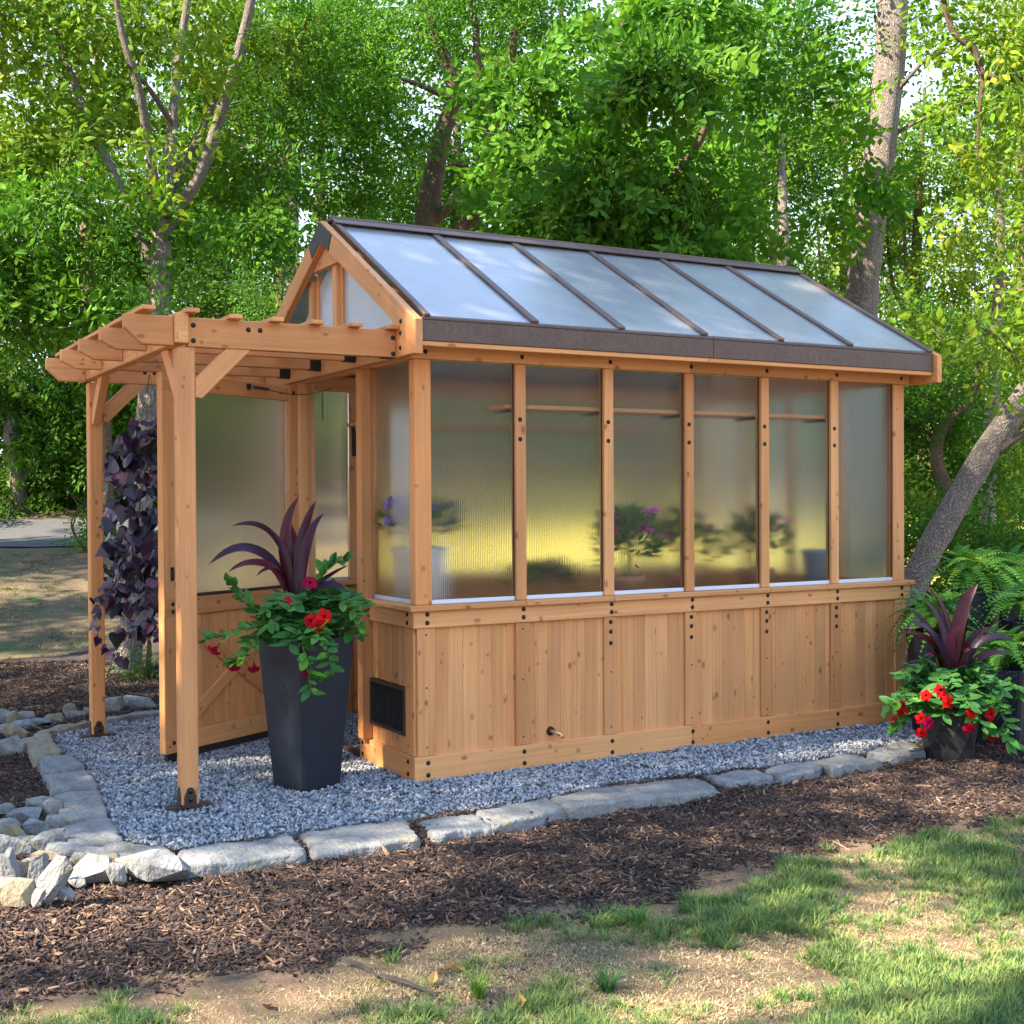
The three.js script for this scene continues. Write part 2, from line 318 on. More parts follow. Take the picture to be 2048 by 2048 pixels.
{ // the gravel bed: a low slab
  const g = new THREE.ExtrudeGeometry(new THREE.Shape(padPoly.map(([x, z]) => new THREE.Vector2(x, -z))), { depth: 0.12, bevelEnabled: false }); g.rotateX(-Math.PI / 2); g.translate(0, -0.128, 0);
  const p = g.attributes.position, uv = g.attributes.uv; for (let i = 0; i < p.count; i++) uv.setXY(i, p.getX(i) / 0.8, p.getZ(i) / 0.8);
  mesh('gravel_bed', g, gravelMat, scene).userData.kind = 'structure';
}
const lawnLine = [[-60, 2028], [120, 2012], [350, 1990], [650, 1935], [820, 1895], [1000, 1852], [1180, 1832], [1420, 1790], [1600, 1722], [1800, 1690], [2048, 1640], [2300, 1600]].map(([u, v]) => xz(gp(u, v)));
const lawnDist = (x, z) => { let m = 9; for (let i = 0; i < lawnLine.length - 1; i++) { const [a, b] = lawnLine[i], [c, d] = lawnLine[i + 1], t = Math.min(1, Math.max(0, ((x - a) * (c - a) + (z - b) * (d - b)) / ((c - a) ** 2 + (d - b) ** 2))); m = Math.min(m, Math.hypot(x - a - t * (c - a), z - b - t * (d - b))); } return m; };
const mulchTop = (x, z) => terrain(x, z) - 0.008 + 0.044 * smooth(0.05, 0.55, lawnDist(x, z)) + 0.012 * noise2(x * 3, z * 3);
const mulchPoly = [...lawnLine, ...[[2500, 1440], [2048, 1380], [1830, 1330]].map(([u, v]) => xz(gp(u, v))), [4.4, -2.6], [3.2, -3.3], [0.6, -3.6], ...[[420, 1330], [290, 1300], [150, 1335], [0, 1345], [-150, 1370], [-700, 1700]].map(([u, v]) => xz(gp(u, v)))];
{
  const xs = steps([[-5, 6.6, 0.06]]), zs = steps([[-5.6, 4.6, 0.06]]);
  sheet('mulch_bed', xs, zs, (x, z) => mulchTop(x, z) + 0.006 * noise2(x * 9, z * 9), mulchMat, (x, z) => inPoly(mulchPoly, x + 0.06 * noise2(x * 4, z * 4), z + 0.06 * noise2(x * 4 + 9, z * 4)) && inPoly(mulchPoly, x + 0.02, z + 0.08), 0.9);
}
{ // the sunny meadow slope behind the greenhouse
  const meadowTex = dataTex(512, 512, (u, v, o) => { const a = fbm(u, v, 5, 220, 4), b = tile(u, v, 80, 80, 230), s = 0.85 + 0.3 * a + 0.25 * b, y = smooth(-0.3, 0.4, fbm(u, v, 3, 240, 3)); o[0] = (0.33 + 0.12 * y) * s; o[1] = (0.31 + 0.06 * y) * s; o[2] = (0.05 + 0.02 * y) * s; });
  const meadowMat = new THREE.MeshStandardMaterial({ map: meadowTex, bumpMap: meadowTex, bumpScale: 0.03, roughness: 1 });
  const xs = steps([[-2, 34, 0.5]]), zs = steps([[-34, 6, 0.5]]);
  sheet('lawn', xs, zs, 0.02, meadowMat, (x, z) => { const d = depthOf(x, z) + 0.5 * noise2(x * 0.7, z * 0.7), r = rightOf(x, z); return d > 10.2 && d < 34 && r > -1.0 + 0.3 * noise2(z, x) && r < 22; }, 1.7);
}
{ // leaf litter and worn turf on the rise behind the pergola
  const litTex = dataTex(1024, 1024, (u, v, o) => { const a = fbm(u, v, 6, 320, 5), b = Math.abs(tile(u, v, 120, 120, 330)), c = tile(u, v, 60, 60, 335), s = 0.55 + 0.35 * a + 0.7 * b + 0.2 * c, g = smooth(0.0, 0.45, fbm(u, v, 4, 340, 4)); o[0] = 0.125 * s * (1 - 0.55 * g); o[1] = 0.088 * s * (1 - 0.05 * g); o[2] = 0.045 * s * (1 - 0.4 * g); });
  const litMat = new THREE.MeshStandardMaterial({ map: litTex, bumpMap: litTex, bumpScale: 0.03, roughness: 1 });
  const xs = steps([[-14, 12, 0.4]]), zs = steps([[-24, 2, 0.4]]);
  sheet('leaf_litter', xs, zs, 0.012, litMat, (x, z) => { const d = depthOf(x, z) + 0.4 * noise2(x * 0.8, z * 0.8), r = rightOf(x, z); return d > 8.3 && d < 26 && r < -0.4 && r > -14; }, 2.4);
}
{ // the driveway behind the lawn
  const pos = [], uv = [], idx = [], ds = [15.4, 15.9, 16.4, 16.9, 17.4, 17.9], n = 40;
  for (let i = 0; i <= n; i++) for (let j = 0; j < ds.length; j++) { const r = -16 + i * 0.34, d = ds[j] + 0.02 * (r + 8) * (r + 8) * 0.3, p = fr(r, d); pos.push(p.x, terrain(p.x, p.z) + 0.03, p.z); uv.push(p.x, p.z); }
  for (let i = 0; i < n; i++) for (let j = 0; j < ds.length - 1; j++) { const a = i * ds.length + j; idx.push(a, a + ds.length, a + 1, a + 1, a + ds.length, a + ds.length + 1); }
  const g = new THREE.BufferGeometry(); g.setAttribute('position', new THREE.Float32BufferAttribute(pos, 3)); g.setAttribute('uv', new THREE.Float32BufferAttribute(uv, 2)); g.setIndex(idx); g.computeVertexNormals();
  mesh('driveway', g, asphaltMat, scene).userData.kind = 'structure';
}

// ---------------------------------------------------------------- the greenhouse
seed(202);
const house = thing('greenhouse', 'cedar greenhouse with ribbed clear panes, brown metal roof trim and attached pergola', 'greenhouse');
const LEN = 3.13, WID = 1.89, MID = -WID / 2;
const studs = [0.56, 1.068, 1.572, 2.08, 2.585];
const boltGeo = (() => { const g = new THREE.LatheGeometry([[0, 0.007], [0.0045, 0.0068], [0.005, 0.0045], [0.0085, 0.004], [0.0108, 0.002], [0.011, 0]].map(p => new THREE.Vector2(...p)), 14); g.rotateX(Math.PI / 2); return g; })();
const screwGeo = (() => { const g = new THREE.LatheGeometry([[0, 0.0015], [0.004, 0.0013], [0.0048, 0]].map(p => new THREE.Vector2(...p)), 8); g.rotateX(Math.PI / 2); return g; })();
function bolt(parent, x, y, z, face = 'z', geo = boltGeo, name = 'bolt') {
  const m = mesh(name, geo, black, parent); m.position.set(x, y, z);
  if (face === '-x') m.rotation.y = -Math.PI / 2; else if (face instanceof THREE.Quaternion) m.quaternion.copy(face);
  return m;
}
const screw = (p, x, y, z, f) => bolt(p, x, y, z, f, screwGeo, 'screw');

function sideWall(wall, sgn, zf, st, detail) { // sgn +1: outside faces +z at z = zf; -1: mirrored
  const b = (n, x0, x1, y0, y1, d0, d1, mat, c, g) => box(n, wall, x0, x1, y0, y1, ...(sgn > 0 ? [zf + d0, zf + d1] : [zf - d1, zf - d0]), mat, c, g);
  const edges = [0.002, ...st, LEN - 0.002];
  // rails: each in two lengths butted at the third stud
  const cut = st[2] + (detail ? 0.0 : 0.25);
  for (const [a, c] of [[-0.022, cut - 0.0008], [cut + 0.0008, LEN + 0.022]]) { b('base_rail', a, c, 0, 0.114, -0.016, 0.022); b('belt_rail', a, c, 0.706, 0.784, -0.016, 0.022); b('top_rail', a, c, 1.946, 2.02, -0.03, 0.021); }
  // planks below the belt rail
  for (let k = 0; k < edges.length - 1; k++) {
    const a = k ? edges[k] : 0.0, c = edges[k + 1], n = detail ? 7 : 4, w = (c - a) / n;
    for (let i = 0; i < n; i++) b('plank', a + i * w + 0.0002, a + (i + 1) * w - 0.0002, 0.10, 0.72, -0.014 + (i % 2) * 0.0006, (i % 2) * 0.0008, plankWood(), 0.0012, 1);
  }
  const bat = [[0.0, 0.092], ...st.map(x => [x - 0.039, x + 0.039]), [LEN - 0.092, LEN]];
  for (const [a, c] of bat) { b('batten', a, c, 0.1148, 0.7052, 0.003, 0.0145); if (detail) for (const y of [0.155, 0.43, 0.675]) screw(wall, (a + c) / 2, y, zf + 0.0148); }
  // posts and studs beside the panes
  b('corner_post', 0.0, 0.085, 0.812, 1.9455, -0.06, 0.0);
  b('corner_post', LEN - 0.087, LEN, 0.812, 1.9455, -0.06, 0.0);
  for (const x of st) { b('stud', x - 0.029, x + 0.029, 0.812, 1.9455, -0.045, 0.006); b('stud', x - 0.02, x + 0.02, 0.02, 0.70, -0.07, -0.0165, woodTones[2]); }
  // sill, in lengths butted at the second and fourth stud
  const sj = [-0.045, st[0] + 0.004, st[1] + 0.004, st[3], LEN + 0.045];
  for (let k = 0; k < 4; k++) b('sill', sj[k] + (k ? 0.0006 : 0), sj[k + 1] - (k < 3 ? 0.0006 : 0), 0.7848, 0.8114, -0.062, 0.045 - 0.002 * (k % 2), undefined, 0.004);
  for (let k = 0; k < edges.length - 1; k++) {
    const a = k ? edges[k] + 0.0295 : 0.0855, c = k < edges.length - 2 ? edges[k + 1] - 0.0295 : LEN - 0.0875;
    const p = b('pane', a, c, 0.8135, 1.9445, -0.024, -0.016, detail ? wallPane : rearPane, 0.0005, 1);
    paneUV(p, 0);
    b('pane_channel', a, c, 0.8118, 0.832, -0.0155, -0.0085, channelMat, 0.002);
    if (detail) { b('pane_gasket', c - 0.006, c, 0.833, 1.9444, -0.0155, -0.010, blackRough, 0.001); }
  }
}
function paneUV(m, ax, per = 0.076) { // ribs run along y of the mesh (ax: the axis they are spaced along)
  const p = m.geometry.attributes.position, uv = m.geometry.attributes.uv;
  for (let i = 0; i < p.count; i++) uv.setXY(i, p.getComponent(i, ax) / per, p.getY(i) / 1.0);
}
const longWall = grp('long_wall', house);
sideWall(longWall, 1, 0, studs, true);
for (const x of [0.048, ...studs, LEN - 0.045]) {
  for (const y of [0.085, 0.029]) bolt(longWall, x, y, 0.022);
  for (const y of [0.77, 0.731]) bolt(longWall, x, y, 0.022);
  bolt(longWall, x, 1.978, 0.021);
  if (studs.includes(x)) { for (const y of [1.68, 1.586]) bolt(longWall, x - 0.004, y, 0.006); if (x > 0.6) for (const y of [0.68, 0.632, 0.575]) bolt(longWall, x - 0.001, y, 0.0145); }
}
const farStuds = [0.464, 0.969, 1.474, 1.979, 2.484];
const rearWall = grp('long_wall', house);
sideWall(rearWall, -1, -WID, farStuds, false);

// the gable wall with its doorway
const gw = grp('gable_wall', house);
{
  const g = (n, z0, z1, y0, y1, d0, d1, mat, c, gr) => box(n, gw, -d1, -d0, y0, y1, z0, z1, mat, c, gr);   // d: outward from x = 0
  for (const [za, zb, near] of [[-0.062, -0.50, true], [-1.39, -WID + 0.002, false]]) {
    const z0 = near ? 0.0222 : zb - 0.022, z1 = near ? -0.62 : -1.39;
    g('base_rail', Math.min(z0, z1), Math.max(z0, z1) - 0.0004, 0, 0.114, 0.0004, 0.0225);
    g('belt_rail', near ? -0.56 : z0, near ? z0 - 0.0004 : z1, 0.706, 0.784, 0.0004, 0.0225);
    g('sill', near ? -0.50 : -WID, near ? -0.0625 : -1.39, 0.7846, 0.8112, -0.05, 0.043, undefined, 0.004);
    const e = near ? [0.0, -0.094, -0.19, -0.274, -0.371, -0.440, -0.509, -0.565] : [-1.39, -1.47, -1.55, -1.63, -1.71, -1.79, -1.86];
    for (let i = 0; i < e.length - 1; i++) {
      const vent = near && e[i] <= -0.09 && e[i + 1] >= -0.5095;
      const d = i === 0 || i === e.length - 2 ? 0.0135 : (i % 2) * 0.002 + 0.001;
      for (const [ya, yb] of vent ? [[0.10, 0.193], [0.422, 0.72]] : [[0.115, 0.7055]]) g(i === 0 || i === e.length - 2 ? 'batten' : 'plank', e[i + 1] + 0.001, e[i] - (i ? 0.001 : 0.0005), ya, yb, -0.014, d, undefined, 0.003, 1);
    }
    const p = g('pane', near ? -0.4995 : -1.83, near ? -0.0455 : -1.3905, 0.8135, 1.935, -0.024, -0.016, near ? wallPane : thinPane, 0.0005, 1); paneUV(p, 2);
    g('pane_channel', near ? -0.499 : -1.82, near ? -0.046 : -1.391, 0.812, 0.832, -0.0155, -0.0085, channelMat, 0.002);
  }
  g('door_jamb', -0.56, -0.5005, 0.118, 1.9446, 0.0, 0.058);
  g('door_jamb', -0.575, -0.52, 0.02, 1.944, -0.07, -0.001, woodTones[2]);
  g('door_jamb', -1.495, -1.44, 0.02, 1.9446, -0.06, 0.02);
  g('header', -1.83, -0.064, 1.9464, 2.10, -0.05, -0.002);
  g('threshold', -1.439, -0.622, 0.004, 0.02, -0.03, 0.02, anchorMat);
  for (const y of [0.745 + 0.024, 0.745 - 0.015, 0.087, 0.03]) { bolt(gw, -0.0225, y, -0.045, '-x'); bolt(gw, -0.0225, y, -0.585 + (y > 0.5 ? 0.05 : 0), '-x'); }
  for (const y of [0.155, 0.43, 0.675]) screw(gw, -0.0136, y, -0.06, '-x');
  // triangle above: mullions, collar, panes
  const tri = (zz) => Math.min(2.53, 2.66 - 0.569 * Math.abs(zz - MID));
  for (const zc of [-1.255, -0.905]) { g('mullion', zc - 0.028, zc + 0.028, 2.06, tri(zc), -0.03, 0.03); g('mullion', zc + 0.0285, zc + 0.055, 2.06, tri(zc + 0.04), -0.03, 0.008); }
  prism('gable_pane', gw, [[-WID + 0.05, 2.02], [-0.05, 2.02], [MID, 2.62]], 0.006, [Z, Y, X], V(0.006, 0, 0), [1, 0], gablePane, 0.0005);
  prism('collar', gw, [[MID - 0.215, 2.515], [MID + 0.215, 2.515], [MID, 2.635]], 0.035, [Z, Y, X], V(-0.052, 0, 0), [1, 0]);
  // vent grille
  const v = grp('vent', gw), mm = blackRough;
  for (const [z0, z1, y0, y1] of [[-0.506, -0.4895, 0.195, 0.42], [-0.1085, -0.092, 0.195, 0.42], [-0.489, -0.109, 0.195, 0.211], [-0.489, -0.109, 0.404, 0.42]]) box('frame', v, -0.02, 0.01, y0, y1, z0, z1, anchorMat, 0.002);
  const bars = [];
  for (let i = 1; i < 14; i++) { const b = new THREE.BoxGeometry(0.004, 0.192, 0.005); b.translate(-0.006, 0.3075, -0.489 + i * 0.38 / 14); bars.push(b); }
  for (let i = 1; i < 8; i++) { const b = new THREE.BoxGeometry(0.004, 0.005, 0.379); b.translate(-0.0015, 0.2115 + i * 0.192 / 8, -0.299); bars.push(b); }
  mesh('grille', mergeGeometries(bars), mm, v).userData.kind = 'stuff';
  box('backing', v, 0.011, 0.02, 0.19, 0.425, -0.505, -0.093, mm, 0.001);
}
{ // the far gable end
  const w = grp('gable_wall', house), x0 = LEN;
  const g = (n, z0, z1, y0, y1, d0, d1, mat, c, gr) => box(n, w, x0 + d0, x0 + d1, y0, y1, z0, z1, mat, c, gr);
  g('base_rail', -WID, 0, 0, 0.114, 0.0004, 0.0225); g('belt_rail', -WID, 0.0, 0.706, 0.784, 0.0004, 0.0225); g('sill', -WID, -0.063, 0.7846, 0.8112, -0.05, 0.043); g('header', -WID + 0.062, -0.064, 1.9464, 2.10, -0.05, 0.0);
  for (let i = 0; i < 14; i++) g('plank', -WID + 0.001 + i * WID / 14, -WID + (i + 1) * WID / 14 - 0.001, 0.115, 0.7055, -0.014, (i % 2) * 0.002, undefined, 0.003, 1);
  for (const z of [-0.50, -0.945, -1.39]) g('stud', z - 0.03, z + 0.03, 0.812, 1.9455, -0.045, 0.0);
  const e = [-0.0605, -0.50, -0.945, -1.39, -WID + 0.0605];
  for (let i = 0; i < 4; i++) { const p = g('pane', e[i + 1] + (i < 3 ? 0.0305 : 0), e[i] - (i ? 0.0305 : 0), 0.8135, 1.9445, -0.024, -0.016, thinPane, 0.0005, 1); paneUV(p, 2); }
  prism('gable_pane', w, [[-WID + 0.05, 2.02], [-0.05, 2.02], [MID, 2.62]], 0.006, [Z, Y, X], V(x0 - 0.012, 0, 0), [1, 0], roofPane, 0.0005);
}
// the roof
const roof = grp('roof', house);
const EAVE = { y: 2.108, z: 0.182 }, RIDGE = { y: 2.745, z: MID };
const sl = V(0, RIDGE.y - EAVE.y, RIDGE.z - EAVE.z).normalize();        // up the front slope
const slb = V(0, sl.y, -sl.z);                                            // up the rear slope
const nf = V(0, -sl.z, sl.y), nb = V(0, -sl.z, -sl.y);
{
  const Ls = Math.hypot(RIDGE.y - EAVE.y, RIDGE.z - EAVE.z);
  const bars = [-0.02, 0.543, 1.032, 1.54, 2.045, 2.54, 3.142];
  for (const [s, n, e] of [[sl, nf, V(0, EAVE.y, EAVE.z)], [slb, nb, V(0, EAVE.y, -WID - EAVE.z)]]) {
    const p = (x, t, h) => e.clone().addScaledVector(s, t).addScaledVector(n, h).setX(x);
    for (let k = 0; k < 6; k++) {
      const a = bars[k] + (k ? 0.0 : 0), b = bars[k + 1], c = p((a + b) / 2, Ls / 2, 0.004);
      const m = mesh('roof_pane', cbox(b - a - 0.002, Ls - 0.03, 0.006, 0.0005, 1, 1, 1), roofPane, roof);
      m.quaternion.setFromRotationMatrix(new THREE.Matrix4().makeBasis(X, s, X.clone().cross(s))); m.position.copy(c);
      const q = m.geometry.attributes.position, uv = m.geometry.attributes.uv; for (let i = 0; i < q.count; i++) uv.setXY(i, q.getX(i) / 0.5 + k * 0.37, q.getY(i) / 1.3);
    }
    bars.forEach((x, k) => bar(k === 0 || k === 6 ? 'edge_trim' : 'glazing_bar', roof, p(x, k === 0 || k === 6 ? 0.002 : 0.012, 0.012), p(x, Ls - 0.03, 0.012), k === 0 ? 0.03 : 0.042, 0.016, X, brownMetal, 0.004));
    for (const t of [0.36, 0.84]) bar('purlin', roof, p(-0.045, t, -0.03), p(LEN + 0.03, t, -0.03), 0.05, 0.045, s, woodTones[1]);
    for (const x of [0.543, 1.032, 1.54, 2.045, 2.54]) bar('rafter', roof, p(x, 0.12, -0.085), p(x, Ls - 0.06, -0.085), 0.04, 0.06, X, woodTones[1]);
    // metal fascia with a rolled lip, in two lengths
    const dz = n === nf ? 1 : -1, zf = e.z;
    for (const [a, b] of [[-0.045, 1.59], [1.592, 3.165]]) {
      box('fascia', roof, a, b, 2.008, 2.1, zf - dz * 0.012, zf, brownMetal, 0.002);
      box('fascia_lip', roof, a, b, 2.1005, 2.116, zf - dz * 0.03, zf - dz * 0.001, brownMetal, 0.006);
    }
    for (const [a, b] of [[-0.045, 1.565], [1.567, 3.165]]) { box('subfascia', roof, a, b, 1.985, 2.0075, zf - dz * 0.045, zf - dz * 0.006); box('soffit', roof, a, b, 2.021, 2.034, Math.min(zf - dz * 0.0455, zf - dz * 0.2), Math.max(zf - dz * 0.0455, zf - dz * 0.2), woodTones[2]); }
    // ridge cap half
    bar('ridge_cap', roof, p(-0.035, Ls - 0.028, 0.026), p(1.55, Ls - 0.028, 0.026), 0.10, 0.006, s, brownMetal, 0.002);
    bar('ridge_cap', roof, p(1.552, Ls - 0.028, 0.0255), p(3.15, Ls - 0.028, 0.0255), 0.10, 0.006, s, brownMetal, 0.002);
  }
  box('ridge_roll', roof, -0.035, 3.148, 2.752, 2.776, MID - 0.022, MID + 0.022, brownMetal, 0.009);
  box('ridge_beam', roof, -0.05, LEN + 0.04, 2.62, 2.72, MID - 0.018, MID + 0.018);
  // rake boards at both ends with a plumb cut at the eave
  const rake = (xo, flip) => {
    const k = (RIDGE.y - EAVE.y) / (EAVE.z - MID), top = z => 2.098 + (0.206 - z) * k, drop = 0.117;
    for (const m of [1, -1]) {
      const pts = [[0.206, 2.098], [0.206, 1.946], [0.1, 1.946], [-0.045, 1.955], [MID + 0.0008, top(MID) - drop], [MID + 0.0008, top(MID)]].map(([z, y]) => [m > 0 ? z : 2 * MID - z, y]);
      if (m > 0) { pts[3] = [-0.042, top(-0.042) - drop]; pts[2] = [-0.042, 1.946]; } else { pts[3] = [2 * MID + 0.042, top(-0.042) - drop]; pts[2] = [2 * MID + 0.042, 1.946]; }
      prism('rake_board', roof, m > 0 ? pts : pts.slice().reverse(), 0.038, [Z, Y, X], V(xo, 0, 0), [0.875, -0.485 * m]);
    }
  };
  rake(-0.09, 1); rake(LEN + 0.045, -1);
  const ap = z => [z, 0];
  prism('gusset_plate', roof, [[0, 2.74], [0.163, 2.648], [0.118, 2.57], [0, 2.634], [-0.118, 2.57], [-0.163, 2.648]].map(([z, y]) => [MID + z, y]), 0.004, [Z, Y, X], V(-0.0945, 0, 0), [1, 0], black, 0.001);
  for (const [y, z] of [[2.104, 0.055], [2.052, 0.052], [1.985, 0.05]]) bolt(roof, -0.09, y, z, '-x');
}
// ---------------------------------------------------------------- the pergola in front of the gable
const pg = grp('pergola', house);
{
  const beamX0 = -1.30, tailPoly = (x0, x1, yt, yb) => [[x0, yt], [x0, yt - 0.056], [x0 + 0.071, yb], [x1, yb], [x1, yt]];
  // cross beam at the posts, gable header
  box('cross_beam', pg, -1.098, -1.04, 1.9585, 2.084, -1.97, 0.014, undefined, 0.004);
  box('gable_header', pg, -0.0895, -0.052, 1.946, 2.068, -1.846, -0.0435, undefined, 0.003);
  // near and far beams: a tail outside the cross beam and the length up to the gable
  for (const [z, yb] of [[-0.0005, 1.946], [-1.85, 1.946]]) {
    prism('rafter_tail', pg, tailPoly(beamX0, -1.0985, 2.069, yb + 0.001).map(([x, y]) => [x, y]), 0.044, [X, Y, Z], V(0, 0, z - 0.0445), [1, 0]);
    box('beam', pg, -1.0395, -0.0905, yb, 2.069, z - 0.045, z);
  }
  for (const z of [-0.474, -0.948, -1.42]) {
    prism('rafter_tail', pg, tailPoly(beamX0, -1.0985, 2.069, 1.975), 0.04, [X, Y, Z], V(0, 0, z - 0.04), [1, 0]);
    box('rafter', pg, -1.0395, -0.0945, 1.975, 2.069, z - 0.04, z);
    const h = grp('joist_hanger', pg);
    box('plate', h, -0.15, -0.091, 1.9705, 1.9745, z - 0.0405, z + 0.0005, black, 0.001); box('side', h, -0.15, -0.091, 1.971, 2.04, z + 0.0008, z + 0.0035, black, 0.001); box('side', h, -0.15, -0.091, 1.971, 2.04, z - 0.0435, z - 0.0408, black, 0.001);
  }
  { const h = grp('joist_hanger', pg); box('plate', h, -0.15, -0.092, 1.9415, 1.9455, -0.0455, -0.0005, black, 0.001); box('side', h, -0.15, -0.092, 1.942, 2.02, -0.0495, -0.046, black, 0.001); }
  for (let i = 0; i < 7; i++) { const x = -1.24 + i * 0.1832; box('slat', pg, x, x + 0.056, 2.0696 + (i === 1 || i===0 ? 0.0148 : 0), 2.0876 + (i === 1 || i===0 ? 0.0148 : 0), -1.945, 0.045, undefined, 0.0025); }
  for (const [z0, far] of [[-0.003, false], [-1.853, true]]) {
    const p = grp('post', pg);
    box('timber', p, -1.083, -1.009, 0.02, 1.945, z0 - 0.073, z0, undefined, 0.006);
    // anchor shoe with arched tabs
    const arch = s => { const a = []; const w = 0.026; for (const [x, y] of [[-w, 0], [-w, 0.048]]) a.push([x * s, y]); for (let i = 0; i <= 8; i++) { const t = Math.PI * (1 - i / 8); a.push([Math.cos(t) * 0.017 * s, 0.068 + Math.sin(t) * 0.017]); } a.push([w * s, 0.048], [w * s, 0]); return a.reverse(); };
    const sh = grp('anchor', pg);
    prism('tab', sh, arch(1), 0.003, [X, Y, Z], V(-1.046, 0.012, z0 + 0.0004), [1, 0], anchorMat, 0.0008);
    prism('tab', sh, arch(1), 0.003, [Z, Y, X], V(-1.0866, 0.012, z0 - 0.0365), [1, 0], anchorMat, 0.0008);
    prism('base_plate', sh, [[-0.095, -0.055], [0.095, -0.055], [0.095, 0.012], [-0.095, 0.012]].map(([a, b]) => [a, b]), 0.006, [X, V(0, 0, 1), V(0, -1, 0)], V(-1.046, 0.018, z0 - 0.01), [1, 0], anchorMat, 0.001);
    for (const y of [0.045, 0.08]) bolt(sh, -1.046, y, z0 + 0.0034);
    // knee braces
    const zc = z0 - 0.036;
    prism('brace', pg, [[-1.0085, 1.735], [-0.98, 1.731], [-0.768, 1.9452], [-0.876, 1.9452], [-1.0085, 1.814]], 0.043, [X, Y, Z], V(0, 0, far ? z0 - 0.043 : z0 - 0.044), [1, 0.97]);
    const s = far ? 1 : -1, zb = far ? z0 + 0.0006 : z0 - 0.0736;
    const pts = [[0, 1.72], [0.03, 1.715], [0.27, 1.9578], [0.16, 1.9578], [0, 1.80]].map(([a, b]) => [zb + s * a, b]);
    prism('brace', pg, far ? pts : pts.slice().reverse(), 0.043, [Z, Y, X], V(-1.068, 0, 0), [s, 0.97]);
    if (far) bolt(pg, -1.046, 1.752, z0 + 0.02);
  }
  for (const y of [2.036, 1.972]) bolt(pg, -1.017, y, -0.0005);
  for (const x of [-0.78, -0.728]) { bolt(pg, x, 2.031, -0.0005); bolt(pg, x, 2.012, -1.85); }
  for (const y of [2.035, 1.962]) bolt(pg, -0.105, y, -0.0005);
}
